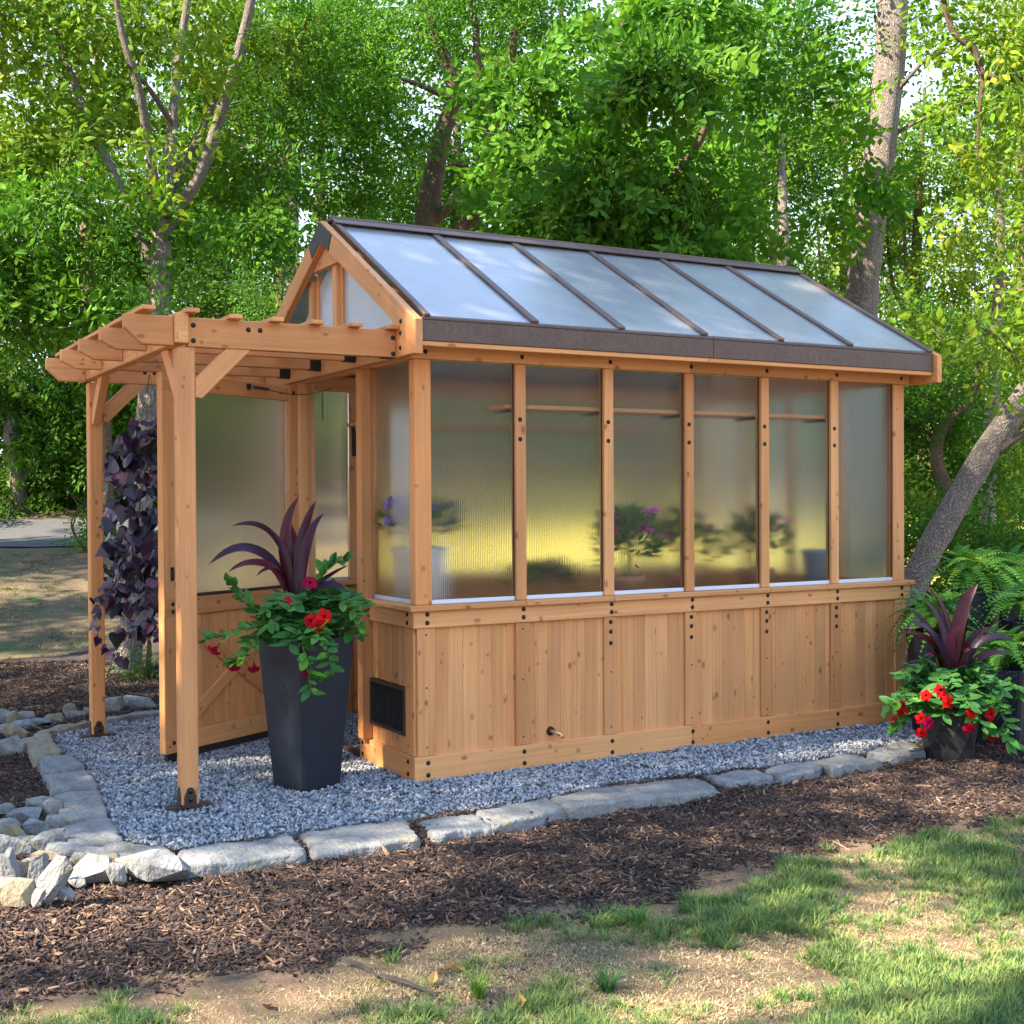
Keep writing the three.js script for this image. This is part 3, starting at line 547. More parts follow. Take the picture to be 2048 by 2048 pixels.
// ---------------------------------------------------------------- the open door
{
  const d = grp('door', house); d.position.set(-0.04, 0, -1.43); d.rotation.y = Math.atan2(-0.4866, -0.8736);   // local +x runs from the hinge to the free edge
  const ang = d.rotation.y, W = 1.0;
  // local +z must look toward the camera side
  const out = V(0, 0, 1).applyAxisAngle(Y, ang), fz = out.dot(V(-0.3, 0, 1)) > 0 ? 1 : -1;
  const b = (n, x0, x1, y0, y1, a, c, mat, ch, g) => box(n, d, x0, x1, y0, y1, fz > 0 ? a : -c, fz > 0 ? c : -a, mat, ch, g);  // depth 0 = front face, negative behind
  b('stile', 0, 0.078, 0.055, 1.93, -0.04, 0); b('stile', W - 0.235 + 0.13, W, 0.055, 1.93, -0.04, 0);
  b('top_rail', 0.0785, W - 0.1055, 1.845, 1.93, -0.039, -0.001); b('lock_rail', 0.0785, W - 0.1055, 0.728, 0.815, -0.039, -0.001); b('bottom_rail', 0.0785, W - 0.1055, 0.055, 0.15, -0.039, -0.001);
  for (const y of [1.845, 0.728, 0.055]) b('rail_cap', W - 0.1048, W - 0.001, y, y + 0.085, 0.0004, 0.003);
  const n = 10, x0 = 0.0785, x1 = W - 0.1055;
  for (let i = 0; i < n; i++) b('plank', x0 + (x1 - x0) * i / n + 0.001, x0 + (x1 - x0) * (i + 1) / n - 0.001, 0.1505, 0.7275, -0.03, -0.018 + (i % 2) * 0.0015, undefined, 0.003, 1);
  const P = (x, y, z) => V(x, y, fz * z);
  bar('diagonal', d, P(0.12, 0.185, -0.0105), P(W - 0.15, 0.69, -0.0105), 0.062, 0.014, P(1, -1, 0));
  bar('diagonal', d, P(0.12, 0.69, -0.0100), P(0.44, 0.473, -0.0100), 0.062, 0.0145, P(1, 1, 0)); bar('diagonal', d, P(0.505, 0.425, -0.0100), P(W - 0.15, 0.185, -0.0100), 0.062, 0.0145, P(1, 1, 0));
  const p = b('pane', x0 + 0.001, x1 - 0.001, 0.816, 1.844, -0.025, -0.017, wallPane, 0.0005, 1); paneUV(p, 0);
  b('pane_channel', x0 + 0.002, x1 - 0.002, 0.8155, 0.833, -0.0175, -0.011, anchorMat, 0.001);
  b('sweep', 0.01, W - 0.02, 0.018, 0.0545, -0.03, -0.008, blackRough, 0.002);
  const bo = (x, y, z = 0.003) => { const m = bolt(d, x, y, fz * z); if (fz < 0) m.rotation.y = Math.PI; };
  for (const y of [0.79, 0.752, 0.105, 0.04]) bo(W - 0.055, y, y < 0.05 ? 0.001 : 0.0032);
  for (const y of [1.89]) bo(0.04, y, 0.0005);
  b('latch_plate', W - 0.066, W - 0.044, 0.905, 0.972, 0.0004, 0.0045, black, 0.004);
  b('latch', W - 0.0625, W - 0.0475, 0.918, 0.958, 0.0048, 0.011, anchorMat, 0.003);
  b('drop_bolt', W - 0.066, W - 0.036, 0.012, 0.05, 0.0004, 0.006, black, 0.002);
  // spring and chain of the stay
  const hx = V(0.40, 1.90, fz * 0.012);
  b('stay_bracket', 0.385, 0.41, 1.885, 1.915, 0.0004, 0.012, black, 0.002);
  const pts = []; for (let i = 0; i <= 150; i++) { const t = i / 150; pts.push(V(0.375 - t * 0.12, 1.898 - t * 0.004 + 0.007 * Math.sin(t * 90), fz * 0.016 + 0.007 * Math.cos(t * 90))); }
  mesh('stay_spring', new THREE.TubeGeometry(new THREE.CatmullRomCurve3(pts), 300, 0.0016, 5), black, d);
  const ch = []; for (let i = 0; i <= 60; i++) { const t = i / 60; ch.push(V(0.255 - t * 0.40, 1.892 - 0.03 * Math.sin(Math.PI * t) + 0.002 * Math.sin(i * 2.4) + t * 0.03, fz * (0.016 + 0.10 * t) + 0.002 * Math.cos(i * 2.4))); }
  mesh('stay_chain', new THREE.TubeGeometry(new THREE.CatmullRomCurve3(ch), 160, 0.0022, 5), black, d);
  const dr = []; for (let i = 0; i <= 30; i++) dr.push(V(-0.10 + 0.003 * Math.sin(i * 2.2), 1.90 - i * 0.0052, fz * 0.09 + 0.003 * Math.cos(i * 2.2)));
  mesh('stay_chain', new THREE.TubeGeometry(new THREE.CatmullRomCurve3(dr), 90, 0.0022, 5), black, d);
}
{ // hose tap, inner shelves
  const t = grp('hose_tap', longWall);
  const fl = new THREE.CylinderGeometry(0.021, 0.023, 0.006, 18); fl.rotateX(Math.PI / 2); mesh('flange', fl, black, t).position.set(0.719, 0.165, 0.0045);
  const sp = tube([V(0.719, 0.165, 0.006), V(0.721, 0.165, 0.03), V(0.733, 0.160, 0.05), V(0.745, 0.150, 0.055)], [0.009, 0.009, 0.010, 0.010], 10, 0.008, 0, 1); mesh('spout', sp, brass, t);
  const nz = new THREE.CylinderGeometry(0.0135, 0.0125, 0.014, 14); const m = mesh('nozzle', nz, brass, t); m.position.set(0.75, 0.146, 0.057); m.rotation.set(0.5, 0, -0.9);
  const sh = grp('shelf', house);
  for (const z of [-0.075, -0.145, -0.215]) box('board', sh, 0.50, 2.66, 1.735, 1.755, z - 0.031, z + 0.031);
  const sh2 = grp('shelf', house);
  for (const z of [-1.66, -1.73, -1.80]) box('board', sh2, 0.40, 2.55, 1.735, 1.755, z - 0.031, z + 0.031);
  for (const x of farStuds) { const br = grp('bracket', sh2); box('upright', br, x - 0.017, x + 0.017, 1.56, 1.734, -1.844, -1.838, black, 0.001); box('arm', br, x - 0.012, x + 0.012, 1.72, 1.7345, -1.837, -1.65, black, 0.001); bar('strut', br, V(x, 1.60, -1.836), V(x, 1.722, -1.68), 0.012, 0.006, X, black, 0.001); }
  for (const x of studs) { const br = grp('bracket', sh); box('upright', br, x - 0.017, x + 0.017, 1.56, 1.734, -0.0512, -0.0452, black, 0.001); box('arm', br, x - 0.012, x + 0.012, 1.72, 1.7345, -0.235, -0.0515, black, 0.001); }
  const be = grp('bench', house);
  for (const z of [-0.12, -0.20, -0.28, -0.36, -0.44, -0.52, -0.60]) box('board', be, 0.07, LEN - 0.07, 0.74, 0.762, z - 0.035, z + 0.035);
  for (const x of [0.12, ...studs, 3.0]) box('leg', be, x - 0.02, x + 0.02, 0.0, 0.7395, -0.36, -0.32);
}

// ---------------------------------------------------------------- edging stones round the gravel
function slab(poly, yt, yb, jit = 0.012) { // an irregular flat stone from its outline on the ground
  const n = 40, cx = poly.reduce((a, p) => a + p[0], 0) / poly.length, cz = poly.reduce((a, p) => a + p[1], 0) / poly.length;
  const per = []; let tot = 0; for (let i = 0; i < poly.length; i++) { const a = poly[i], b = poly[(i + 1) % poly.length], l = Math.hypot(b[0] - a[0], b[1] - a[1]); per.push(l); tot += l; }
  const ring = []; for (let k = 0; k < n; k++) { let s = tot * k / n, i = 0; while (s > per[i]) { s -= per[i]; i++; } const a = poly[i], b = poly[(i + 1) % poly.length], t = s / per[i]; ring.push([a[0] + (b[0] - a[0]) * t + 0.010 * noise3(a[0] + t * 6, k * 0.55, cx * 9) + 0.006 * noise3(k * 1.7, cz * 5, 3), a[1] + (b[1] - a[1]) * t + 0.010 * noise3(k * 0.6, a[1] + t * 6, cz * 9) + 0.006 * noise3(cx * 5, k * 1.7, 8)]); }
  const o = rnd() * 90, pos = [], uv = [], idx = [], h = yt - yb, tx = rr(-0.03, 0.03), tz = rr(-0.03, 0.03);
  const rows = [[1.03, 0, 1.6], [1.035, 0.35, 1.6], [1.02, 0.7, 1.4], [1.0, 0.92, 0.9], [0.955, 1.0, 0.5], [0.80, 1.0, 0.5], [0.55, 1.0, 0.5], [0.25, 1.0, 0.5]];
  for (const [k, y, j] of rows) for (let i = 0; i < n; i++) {
    let x = cx + (ring[i][0] - cx) * k, z = cz + (ring[i][1] - cz) * k, yy = yb + h * y;
    const q = noise3(x * 9 + o, yy * 12, z * 9), q2 = noise3(x * 26 + o, yy * 30, z * 26);
    x += (ring[i][0] - cx) * (q * jit * j + q2 * jit * 0.5 * j) * 3; z += (ring[i][1] - cz) * (q * jit * j + q2 * jit * 0.5 * j) * 3;
    if (y > 0.5) yy += (noise3(x * 6, o, z * 6) * 0.007 + noise3(x * 22, o, z * 22) * 0.004) + (x - cx) * tx + (z - cz) * tz;
    pos.push(x, yy, z); uv.push(x / 0.5 + o, (z + (y < 0.95 ? -yy * 1.3 : 0)) / 0.5);
  }
  pos.push(cx, yt + noise3(cx * 7, o, cz * 7) * 0.01, cz); uv.push(cx / 0.5 + o, cz / 0.5);
  const R_ = rows.length;
  for (let r = 0; r < R_ - 1; r++) for (let i = 0; i < n; i++) { const a = r * n + i, b = r * n + (i + 1) % n; idx.push(a, a + n, b, b, a + n, b + n); }
  for (let i = 0; i < n; i++) idx.push((R_ - 1) * n + i, R_ * n, (R_ - 1) * n + (i + 1) % n);
  const g = new THREE.BufferGeometry(); g.setAttribute('position', new THREE.Float32BufferAttribute(pos, 3)); g.setAttribute('uv', new THREE.Float32BufferAttribute(uv, 2)); g.setIndex(idx); g.computeVertexNormals();
  // keep the outside in front whatever the outline's direction
  let vol = 0; const P = g.attributes.position, I = g.index.array; for (let i = 0; i < I.length; i += 3) { const a = V().fromBufferAttribute(P, I[i]), b = V().fromBufferAttribute(P, I[i + 1]), c = V().fromBufferAttribute(P, I[i + 2]); vol += a.sub(V(cx, yb, cz)).dot(b.sub(V(cx, yb, cz)).cross(c.sub(V(cx, yb, cz)))); }
  if (vol < 0) { for (let i = 0; i < I.length; i += 3) { const t = I[i]; I[i] = I[i + 1]; I[i + 1] = t; } g.computeVertexNormals(); }
  return g;
}
seed(303);
const FRONT = 'stones edging the gravel bed';
const z4 = (x, y) => [0.3623 * x, 1348 + 0.3623 * y];
const edging = [
  [[[602, 1663], [808, 1639], [843, 1677], [625, 1706]], 'pale grey edging slab below the tall planter, second right of the corner', 0.035, -0.13],
  [[[357, 1698], [585, 1669], [614, 1707], [373, 1731]], 'long pale edging block at the front corner, beside the wedge shaped rock', 0.04, -0.13],
  [[[139, 1701], [250, 1684], [335, 1689], [368, 1723], [255, 1716], [145, 1706]], 'corner edging slab with mossy brown face above the rubble', 0.04, -0.12],
  [[[835, 1640], [947, 1628], [988, 1655], [872, 1670]], 'short tilted edging stone below the greenhouse corner', 0.03, -0.12],
  [[[953, 1623], [1095, 1598], [1133, 1618], [988, 1651]], 'edging stone strewn with brown leaf scraps below the hose tap', 0.04, -0.12],
  [[[1098, 1597], [1250, 1567], [1400, 1549], [1446, 1574], [1300, 1594], [1135, 1619]], 'longest edging slab, below the middle of the long wall', 0.035, -0.12],
  [[[1408, 1550], [1506, 1536], [1547, 1552], [1449, 1569]], 'small square edging stone right of the longest slab', 0.03, -0.12],
  [[[1529, 1537], [1580, 1522], [1667, 1518], [1627, 1543], [1562, 1555]], 'low rough edging stone between the square stone and the far slabs', 0.03, -0.12],
  [[[1640, 1522], [1696, 1504], [1763, 1518], [1660, 1537]], 'edging slab with overhanging edge, second left of the black pot', 0.04, -0.12],
  [[[1732, 1505], [1815, 1480], [1855, 1500], [1790, 1511]], 'lumpy edging stone just left of the black pot', 0.045, -0.12],
  [[z4(335, 830), z4(605, 775), z4(680, 922), z4(382, 962)], 'large flat edging slab behind the corner slab, facing the rubble', 0.045, -0.12],
  [[z4(300, 665), z4(545, 630), z4(600, 768), z4(340, 800)], 'squarish edging slab next behind the large flat slab', 0.045, -0.12],
  [[z4(245, 547), z4(480, 512), z4(545, 618), z4(290, 650)], 'middle edging slab of the left row', 0.04, -0.12],
  [[z4(205, 468), z4(400, 440), z4(470, 503), z4(238, 540)], 'thin layered edging slab in the left row, beside the mulch pocket', 0.04, -0.12],
  [[z4(118, 345), z4(270, 315), z4(345, 435), z4(190, 462)], 'tan edging slab at the rear end of the left row', 0.05, -0.12],
  [[z4(175, 325), z4(330, 280), z4(485, 252), z4(488, 275), z4(350, 305), z4(205, 340)], 'long narrow edging slab behind the far pergola post', 0.04, -0.12],
  [[z4(582, 238), z4(740, 210), z4(900, 188), z4(905, 208), z4(740, 232), z4(582, 256)], 'thin sunlit edging slab beneath the two rear boulders', 0.04, -0.12],
];
edging.forEach(([px, label, yt, yb], i) => {
  yt -= 0.012; let poly = px.map(([u, v]) => xz(gp(u, v, yt))); { const cx = poly.reduce((a, q) => a + q[0], 0) / poly.length, cz = poly.reduce((a, q) => a + q[1], 0) / poly.length; poly = poly.map(([x, z]) => { const k = 1 - 0.002 / Math.hypot(x - cx, z - cz); return [cx + (x - cx) * k, cz + (z - cz) * k]; }); }
  const m = mesh('edging_stone', slab(poly, yt, yb), i === 14 || i === 15 ? tanStone : stoneMats[i % 3 === 2 ? 2 : i % 2], scene);
  tag(m, label, 'stone', FRONT);
});
// broken rubble beside the corner
function rock(w, h, d, n = 20) {
  const pts = []; for (let i = 0; i < n; i++) { const v = V(rr(-1, 1), rr(-1, 1), rr(-1, 1)); const m = Math.max(Math.abs(v.x), Math.abs(v.y), Math.abs(v.z)), l = v.length(); v.multiplyScalar((0.35 / m + 0.65 / l) * rr(0.88, 1)); pts.push(V(v.x * w / 2, v.y * h / 2, v.z * d / 2)); }
  const g = new ConvexGeometry(pts), p = g.attributes.position, uv = [], nn = g.attributes.normal, o = rnd() * 9;
  for (let i = 0; i < p.count; i++) { const ax = [Math.abs(nn.getX(i)), Math.abs(nn.getY(i)), Math.abs(nn.getZ(i))], k = ax.indexOf(Math.max(...ax)); uv.push((k === 0 ? p.getZ(i) : p.getX(i)) / 0.45 + o, (k === 1 ? p.getZ(i) : p.getY(i)) / 0.45 + o); }
  g.setAttribute('uv', new THREE.Float32BufferAttribute(uv, 2)); return g;
}
seed(404);
const PILE = 'broken rocks piled at the front left corner', REAR = 'rocks along the rear left edge';
// centre in the picture, size in pixels, tilt, tone (t tan), label
const rocks = [
  [40, 800, 76, 76, 0, 0, 'small rounded rock at the frame edge beside the mulch pocket'], [230, 762, 150, 84, 0.1, 0, 'smooth rounded grey rock lying in the mulch pocket'], [292, 795, 104, 104, 0, 1, 'knobbly rock against the squarish edging slab'],
  [150, 822, 190, 66, 0, 1, 'low flat rock below the rounded grey rock'], [300, 880, 92, 96, 0, 0, 'upright rock against the large flat slab'], [196, 892, 140, 90, 0.1, 1, 'blocky pale rock in the upper middle of the pile'],
  [40, 888, 120, 76, 0, 0, 'grey rock at the frame edge, upper part of the pile'], [90, 925, 150, 80, -0.3, 't', 'tan streaked rock in the upper left of the pile'], [280, 975, 200, 120, 0.2, 1, 'large angular rock right beside the corner slab'],
  [150, 985, 170, 70, 0.1, 3, 'flat dark rock in the centre of the pile'], [60, 1010, 210, 100, -0.35, 0, 'long pale rock sloping from the frame edge'], [370, 1038, 250, 84, -0.1, 1, 'flat lens shaped rock in front of the corner slab'],
  [250, 1062, 150, 60, 0, 't', 'tan rock wedged under the lens shaped rock'], [40, 1130, 110, 220, 0.25, 3, 'tall slab standing on edge at the frame edge'], [115, 1150, 104, 116, 0, 't', 'brownish block between two standing slabs'],
  [212, 1150, 92, 200, -0.15, 1, 'narrow slab standing on edge in mid pile'], [290, 1200, 120, 270, -0.55, 0, 'long slab leaning diagonally at the front of the pile'], [480, 1135, 240, 160, 0, 1, 'broad pyramid shaped rock at the front of the pile'],
  [590, 1085, 140, 66, 0.15, 't', 'small brown flake under the corner slab'], [635, 1165, 106, 120, 0.1, 0, 'pale triangular rock left of the wedge shaped rock'], [843, 1125, 360, 160, -0.12, 1, 'large wedge shaped rock in front of the corner slab'],
  [88, 1268, 200, 150, -0.1, 't', 'rust stained tan rock lowest in the pile'], [368, 1275, 84, 70, -0.4, 1, 'small pale chip lying loose on the mulch'], [212, 1290, 60, 110, -0.4, 0, 'thin sliver of rock under the leaning slab'],
  [18, 262, 80, 84, 0, 3, 'dark rounded rock at the frame edge of the rear row', 1], [72, 275, 60, 104, 0.2, 't', 'upright tan rock in the rear row', 1], [132, 268, 100, 80, 0, 0, 'blocky grey rock in the rear row', 1],
  [128, 302, 120, 60, 0.1, 1, 'low rock in front of the blocky rear rock', 1], [30, 328, 80, 60, 0, 0, 'small pale rock at the frame edge below the rear row', 1], [85, 345, 120, 80, -0.3, 't', 'leaning tan rock touching the tan edging slab', 1],
  [52, 425, 190, 120, 0, 0, 'large pale rock above the mulch pocket', 1], [225, 285, 110, 44, 0, 3, 'flat dark rock behind the narrow slab', 1], [295, 268, 110, 62, 0.15, 't', 'bright sunlit rock behind the narrow slab', 1],
  [385, 218, 66, 66, 0.3, 't', 'small tilted rock left of the far post', 1], [412, 244, 96, 40, 0, 0, 'flat pale rock at the foot of the far post', 1], [478, 225, 34, 46, 0, 0, 'tiny rock peeping out left of the far post', 1],
  [630, 192, 100, 88, 0.2, 0, 'rounded boulder right of the far post', 1], [795, 178, 220, 72, -0.1, 1, 'long flat boulder beside the open door', 1],
];
for (const [x, y, w, h, tilt, tone, label, rear] of rocks) {
  const [u, v] = z4(x, y), [ub, vb] = z4(x, y + h * 0.42), q = gp(u, vb, -0.04), d = depthOf(q.x, q.z), k = 0.3623 * d / FOC;
  const W = w * k, Hh = h * k * 1.02, c = at(u, v, d + 0.3 * Math.min(W, Hh));
  const m = mesh('rubble_rock', rock(W * 1.32, Hh * 1.28, Math.min(W, Math.max(Hh, 0.6 * W)) * rr(0.8, 1.0)), tone === 't' ? tanStone : stoneMats[tone], scene);
  m.position.copy(c); if (m.position.y < -0.02 + Hh * 0.2) m.position.y = Math.max(m.position.y, -0.07 + Hh * 0.35); m.quaternion.copy(new THREE.Quaternion().setFromAxisAngle(F, -tilt).multiply(new THREE.Quaternion().setFromAxisAngle(Y, THREE.MathUtils.degToRad(-29 + rr(-15, 15)))));
  m.position.y += rear ? 0.02 : 0.034; tag(m, label, 'rock', rear ? REAR : PILE);
}

for (let i = 0; i < 26; i++) { // smaller pieces filling the gaps low in the pile
  const x = rr(-10, 620), y = rr(850, 1230) - Math.max(0, x - 330) * 0.0, [u, v] = z4(x, y + (x > 330 ? 120 - Math.abs(y - 1040) * 0.3 : 0)), q = gp(u, v, -0.03); if (inPoly(padPoly, q.x, q.z) || v > 1815 - u * 0.12 || (x > 330 && y < 1040)) continue;
  const m = mesh('rubble_rock', rock(rr(0.05, 0.10), rr(0.04, 0.06), rr(0.05, 0.09)), pick(stoneMats), scene); m.position.set(q.x, -0.005, q.z); m.rotation.set(rr(-0.4, 0.4), rr(0, 6), rr(-0.4, 0.4)); tag(m, 'small angular filler rock low in the front left rubble pile', 'rock', 'small filler rocks of the rubble pile');
}

// ---------------------------------------------------------------- planters and their plants
seed(505);
const navy = new THREE.MeshStandardMaterial({ color: col(0.007, 0.013, 0.026), map: speck, bumpMap: speck, bumpScale: 0.002, roughness: 0.55 });
const soilMat = new THREE.MeshStandardMaterial({ color: col(0.03, 0.02, 0.014), roughness: 1 });
function tallPlanter(name, label, pos, turn, bot, top, h) {
  const t = thing(name, label, 'planter', pos, turn, 'tall square planters');
  const prof = [[bot, 0], [bot + 0.004, 0.012], [top, h], [top - 0.018, h + 0.002], [top - 0.026, h - 0.006], [top - 0.03, h - 0.08]];
  const pos_ = [], uv = [];
  const cr = (r) => { const o = []; const b = 0.016; for (const [sx, sz] of [[1, 1], [-1, 1], [-1, -1], [1, -1]]) { const A = [sx * r / 2, sz * (r / 2 - b)], B = [sx * (r / 2 - b), sz * r / 2]; if (sx * sz > 0) o.push(A, B); else o.push(B, A); } return o; };
  for (let i = 0; i < prof.length - 1; i++) { const a = cr(prof[i][0]), b = cr(prof[i + 1][0]), y0 = prof[i][1], y1 = prof[i + 1][1]; for (let k = 0; k < 8; k++) { const m = (k + 1) % 8; for (const [p, y] of [[a[k], y0], [b[k], y1], [a[m], y0], [a[m], y0], [b[k], y1], [b[m], y1]]) { pos_.push(p[0], y, p[1]); uv.push((p[0] + p[1]) * 2, y * 2); } } }
  mesh('body', flat(pos_, uv), navy, t);
  const s = new THREE.BoxGeometry(top - 0.05, 0.02, top - 0.05); mesh('soil', s, soilMat, t).position.y = h - 0.06;
  return t;
}
const P1 = V(-0.462, 0, -0.19), P1turn = 0.353;
tallPlanter('tall_planter', 'tall tapered navy black planter beside the greenhouse corner', [P1.x, 0.0, P1.z], P1turn, 0.222, 0.322, 0.68);
const P2q = gp(2003, 1512), P2 = V(P2q.x + 0.10, -0.05, P2q.z - 0.12);
tallPlanter('tall_planter', 'dark square planter mostly hidden behind the black round pot', [P2.x, -0.05, P2.z], 0.5, 0.27, 0.34, 0.44);
const P3 = gp(1913, 1545); P3.y = -0.05; P3.addScaledVector(F, 0.11);
{ // the round black pot with a faceted diamond relief
  const t = thing('round_pot', 'glossy black round pot with diamond facets standing on the mulch', 'pot', [P3.x, -0.05, P3.z]);
  const gl = new THREE.MeshStandardMaterial({ color: col(0.026, 0.027, 0.029), roughness: 0.34 });
  const rows = [[0.100, 0], [0.112, 0.02], [0.122, 0.10], [0.135, 0.19], [0.143, 0.27], [0.146, 0.30]], n = 10, pos = [], uv = [];
  const pt = (i, j) => { const a = (j + (i % 2) * 0.5) / n * Math.PI * 2, r = rows[i][0] * 1.02; return [Math.cos(a) * r, rows[i][1], Math.sin(a) * r]; };
  for (let i = 0; i < rows.length - 1; i++) for (let j = 0; j < n; j++) { const a = pt(i, j), b = pt(i, j + 1), c = pt(i + 1, j), d = pt(i + 1, j + 1); const q = i % 2 === 0 ? [a, c, b, b, c, d] : [a, c, d, a, d, b]; for (const p of q) { pos.push(...p); uv.push(0, 0); } }
  mesh('body', flat(pos, uv), gl, t);
  const rim = new THREE.TorusGeometry(0.146, 0.006, 8, 36); rim.rotateX(Math.PI / 2); mesh('rim', rim, gl, t).position.y = 0.30;
  const s = new THREE.CylinderGeometry(0.137, 0.137, 0.02, 24); mesh('soil', s, soilMat, t).position.y = 0.275;
}
// long strap leaf through three points
function strap(a, b, c, w, up, fold = 0.35) {
  const cv = new THREE.QuadraticBezierCurve3(a, b.clone().multiplyScalar(2).sub(a.clone().add(c).multiplyScalar(0.5)), c), n = 12, pos = [], idx = [];
  for (let i = 0; i <= n; i++) {
    const t = i / n, p = cv.getPoint(t), T = cv.getTangent(t), s = T.clone().cross(up).normalize(), nn = s.clone().cross(T).normalize();
    const k = w * (t < 0.5 ? 0.34 + 0.66 * Math.sin(Math.PI * t) : Math.pow(Math.max(0, 1 - Math.pow((t - 0.5) * 2, 2.0)), 0.8)), wave = 0.06 * Math.sin(t * 11 + w * 300) * k;
    for (const e of [-1, 0, 1]) { const q = p.clone().addScaledVector(s, e * k / 2).addScaledVector(nn, Math.abs(e) * (k * fold + wave) - 0); pos.push(q.x, q.y, q.z); }
  }
  for (let i = 0; i < n; i++) for (let j = 0; j < 2; j++) { const q = i * 3 + j; idx.push(q, q + 1, q + 3, q + 1, q + 4, q + 3); }
  const g = new THREE.BufferGeometry(); g.setAttribute('position', new THREE.Float32BufferAttribute(pos, 3)); g.setIndex(idx); g.computeVertexNormals(); return g;
}
const maroon = [[0.075, 0.009, 0.018], [0.050, 0.007, 0.014], [0.055, 0.012, 0.028], [0.036, 0.006, 0.010], [0.040, 0.020, 0.042]].map(c => glossLeaf(c));
maroon.forEach(m => { m.roughness = 0.38; m.transmission = 0.12; });
function cordyline(label, base, list, d0) {
  const t = thing('cordyline', label, 'plant', base.toArray(), 0, 'dark red cordylines');
  list.forEach(([u0, v0, u1, v1, u2, v2, w, dd], i) => {
    const L = [[u0, v0, 0], [u1, v1, dd * 0.5], [u2, v2, dd]].map(([u, v, e]) => at(u, v, d0 + e).sub(base));
    mesh('leaf', strap(...L, w, V(rr(-0.3, 0.3) - F.x * 0.5, 0.9, rr(-0.3, 0.3) - F.z * 0.6), rr(0.15, 0.4)), maroon[i % maroon.length], t);
  });
  mesh('stem', tube([V(0, -0.16, 0), V(0, -0.05, 0), V(0.002, 0.03, 0)], [0.012, 0.012, 0.006], 7, 0.03, 0.02), maroon[1], t);
}
const D1 = depthOf(P1.x, P1.z);
cordyline('burgundy cordyline rising from the tall planter by the open door', at(590, 1200, D1), [
  [588, 1195, 571, 1085, 598, 993, 0.056, 0.02], [597, 1195, 603, 1090, 633, 1000, 0.05, 0.06], [603, 1195, 614, 1095, 649, 1026, 0.056, 0.02], [584, 1195, 545, 1076, 462, 1053, 0.06, -0.10], [581, 1195, 512, 1102, 417, 1129, 0.06, -0.08],
  [579, 1195, 530, 1130, 456, 1144, 0.055, -0.16], [582, 1195, 556, 1140, 512, 1153, 0.05, -0.05], [596, 1195, 640, 1165, 698, 1130, 0.035, 0.05], [591, 1195, 580, 1120, 610, 1082, 0.075, 0.08], [601, 1195, 648, 1176, 692, 1182, 0.06, -0.1], [590, 1195, 592, 1110, 574, 1035, 0.045, 0.1]], D1);
const D3 = depthOf(P3.x, P3.z);
cordyline('burgundy cordyline standing in the round black pot', at(1906, 1380, D3), [
  [1902, 1380, 1895, 1260, 1855, 1173, 0.062, 0.05], [1908, 1380, 1915, 1250, 1957, 1166, 0.07, 0.02], [1900, 1380, 1885, 1270, 1845, 1195, 0.06, -0.04], [1899, 1380, 1868, 1280, 1814, 1216, 0.055, -0.08], [1897, 1380, 1870, 1285, 1818, 1245, 0.06, -0.14],
  [1896, 1380, 1860, 1290, 1793, 1267, 0.05, 0.0], [1909, 1380, 1915, 1280, 1943, 1198, 0.06, 0.08], [1908, 1380, 1905, 1290, 1932, 1252, 0.065, -0.12], [1912, 1380, 1940, 1290, 1990, 1256, 0.05, 0.04], [1914, 1380, 1960, 1290, 2032, 1285, 0.055, -0.06],
  [1912, 1380, 1955, 1320, 2021, 1306, 0.045, 0.08], [1898, 1380, 1880, 1320, 1849, 1313, 0.045, -0.16], [1896, 1380, 1860, 1330, 1805, 1331, 0.04, 0.05], [1912, 1380, 1945, 1350, 1983, 1347, 0.045, -0.12], [1905, 1380, 1890, 1290, 1880, 1215, 0.06, 0.1], [1907, 1380, 1925, 1310, 1950, 1275, 0.055, -0.16]], D3);

// mandevilla: trailing stems with paired leaves and trumpet flowers
const mandLeafGeos = [leafGeo(0.052, 0.024, 0.18, 0.16, 0.56), leafGeo(0.062, 0.026, 0.22, 0.3, 0.55), leafGeo(0.042, 0.02, 0.12, 0.1, 0.55)];
function curvedLeaf(L, w) { // finer leaf: 12 triangles, pointed, with a folded midrib
  const n = 5, pos = [], idx = [];
  for (let i = 0; i <= n; i++) { const t = i / n, k = w / 2 * Math.pow(Math.sin(Math.PI * Math.pow(t, 0.85)), 0.8) * (i === n ? 0 : 1), y = L * t, z = L * (0.22 * t * t - 0.05 * t); for (const e of [-1, 0, 1]) pos.push(e * k, y, z + Math.abs(e) * k * 0.35); }
  for (let i = 0; i < n; i++) for (let j = 0; j < 2; j++) { const q = i * 3 + j; idx.push(q, q + 1, q + 3, q + 1, q + 4, q + 3); }
  const g = new THREE.BufferGeometry(); g.setAttribute('position', new THREE.Float32BufferAttribute(pos, 3)); g.setIndex(idx); g.computeVertexNormals(); return g;
}
const mGeo = [curvedLeaf(0.070, 0.033), curvedLeaf(0.058, 0.030), curvedLeaf(0.080, 0.036)];
const mMat = [[0.065, 0.225, 0.022], [0.042, 0.165, 0.026], [0.11, 0.29, 0.025], [0.035, 0.14, 0.026], [0.07, 0.21, 0.035]].map(c => glossLeaf(c));
const stemMat = glossLeaf([0.12, 0.24, 0.03]);
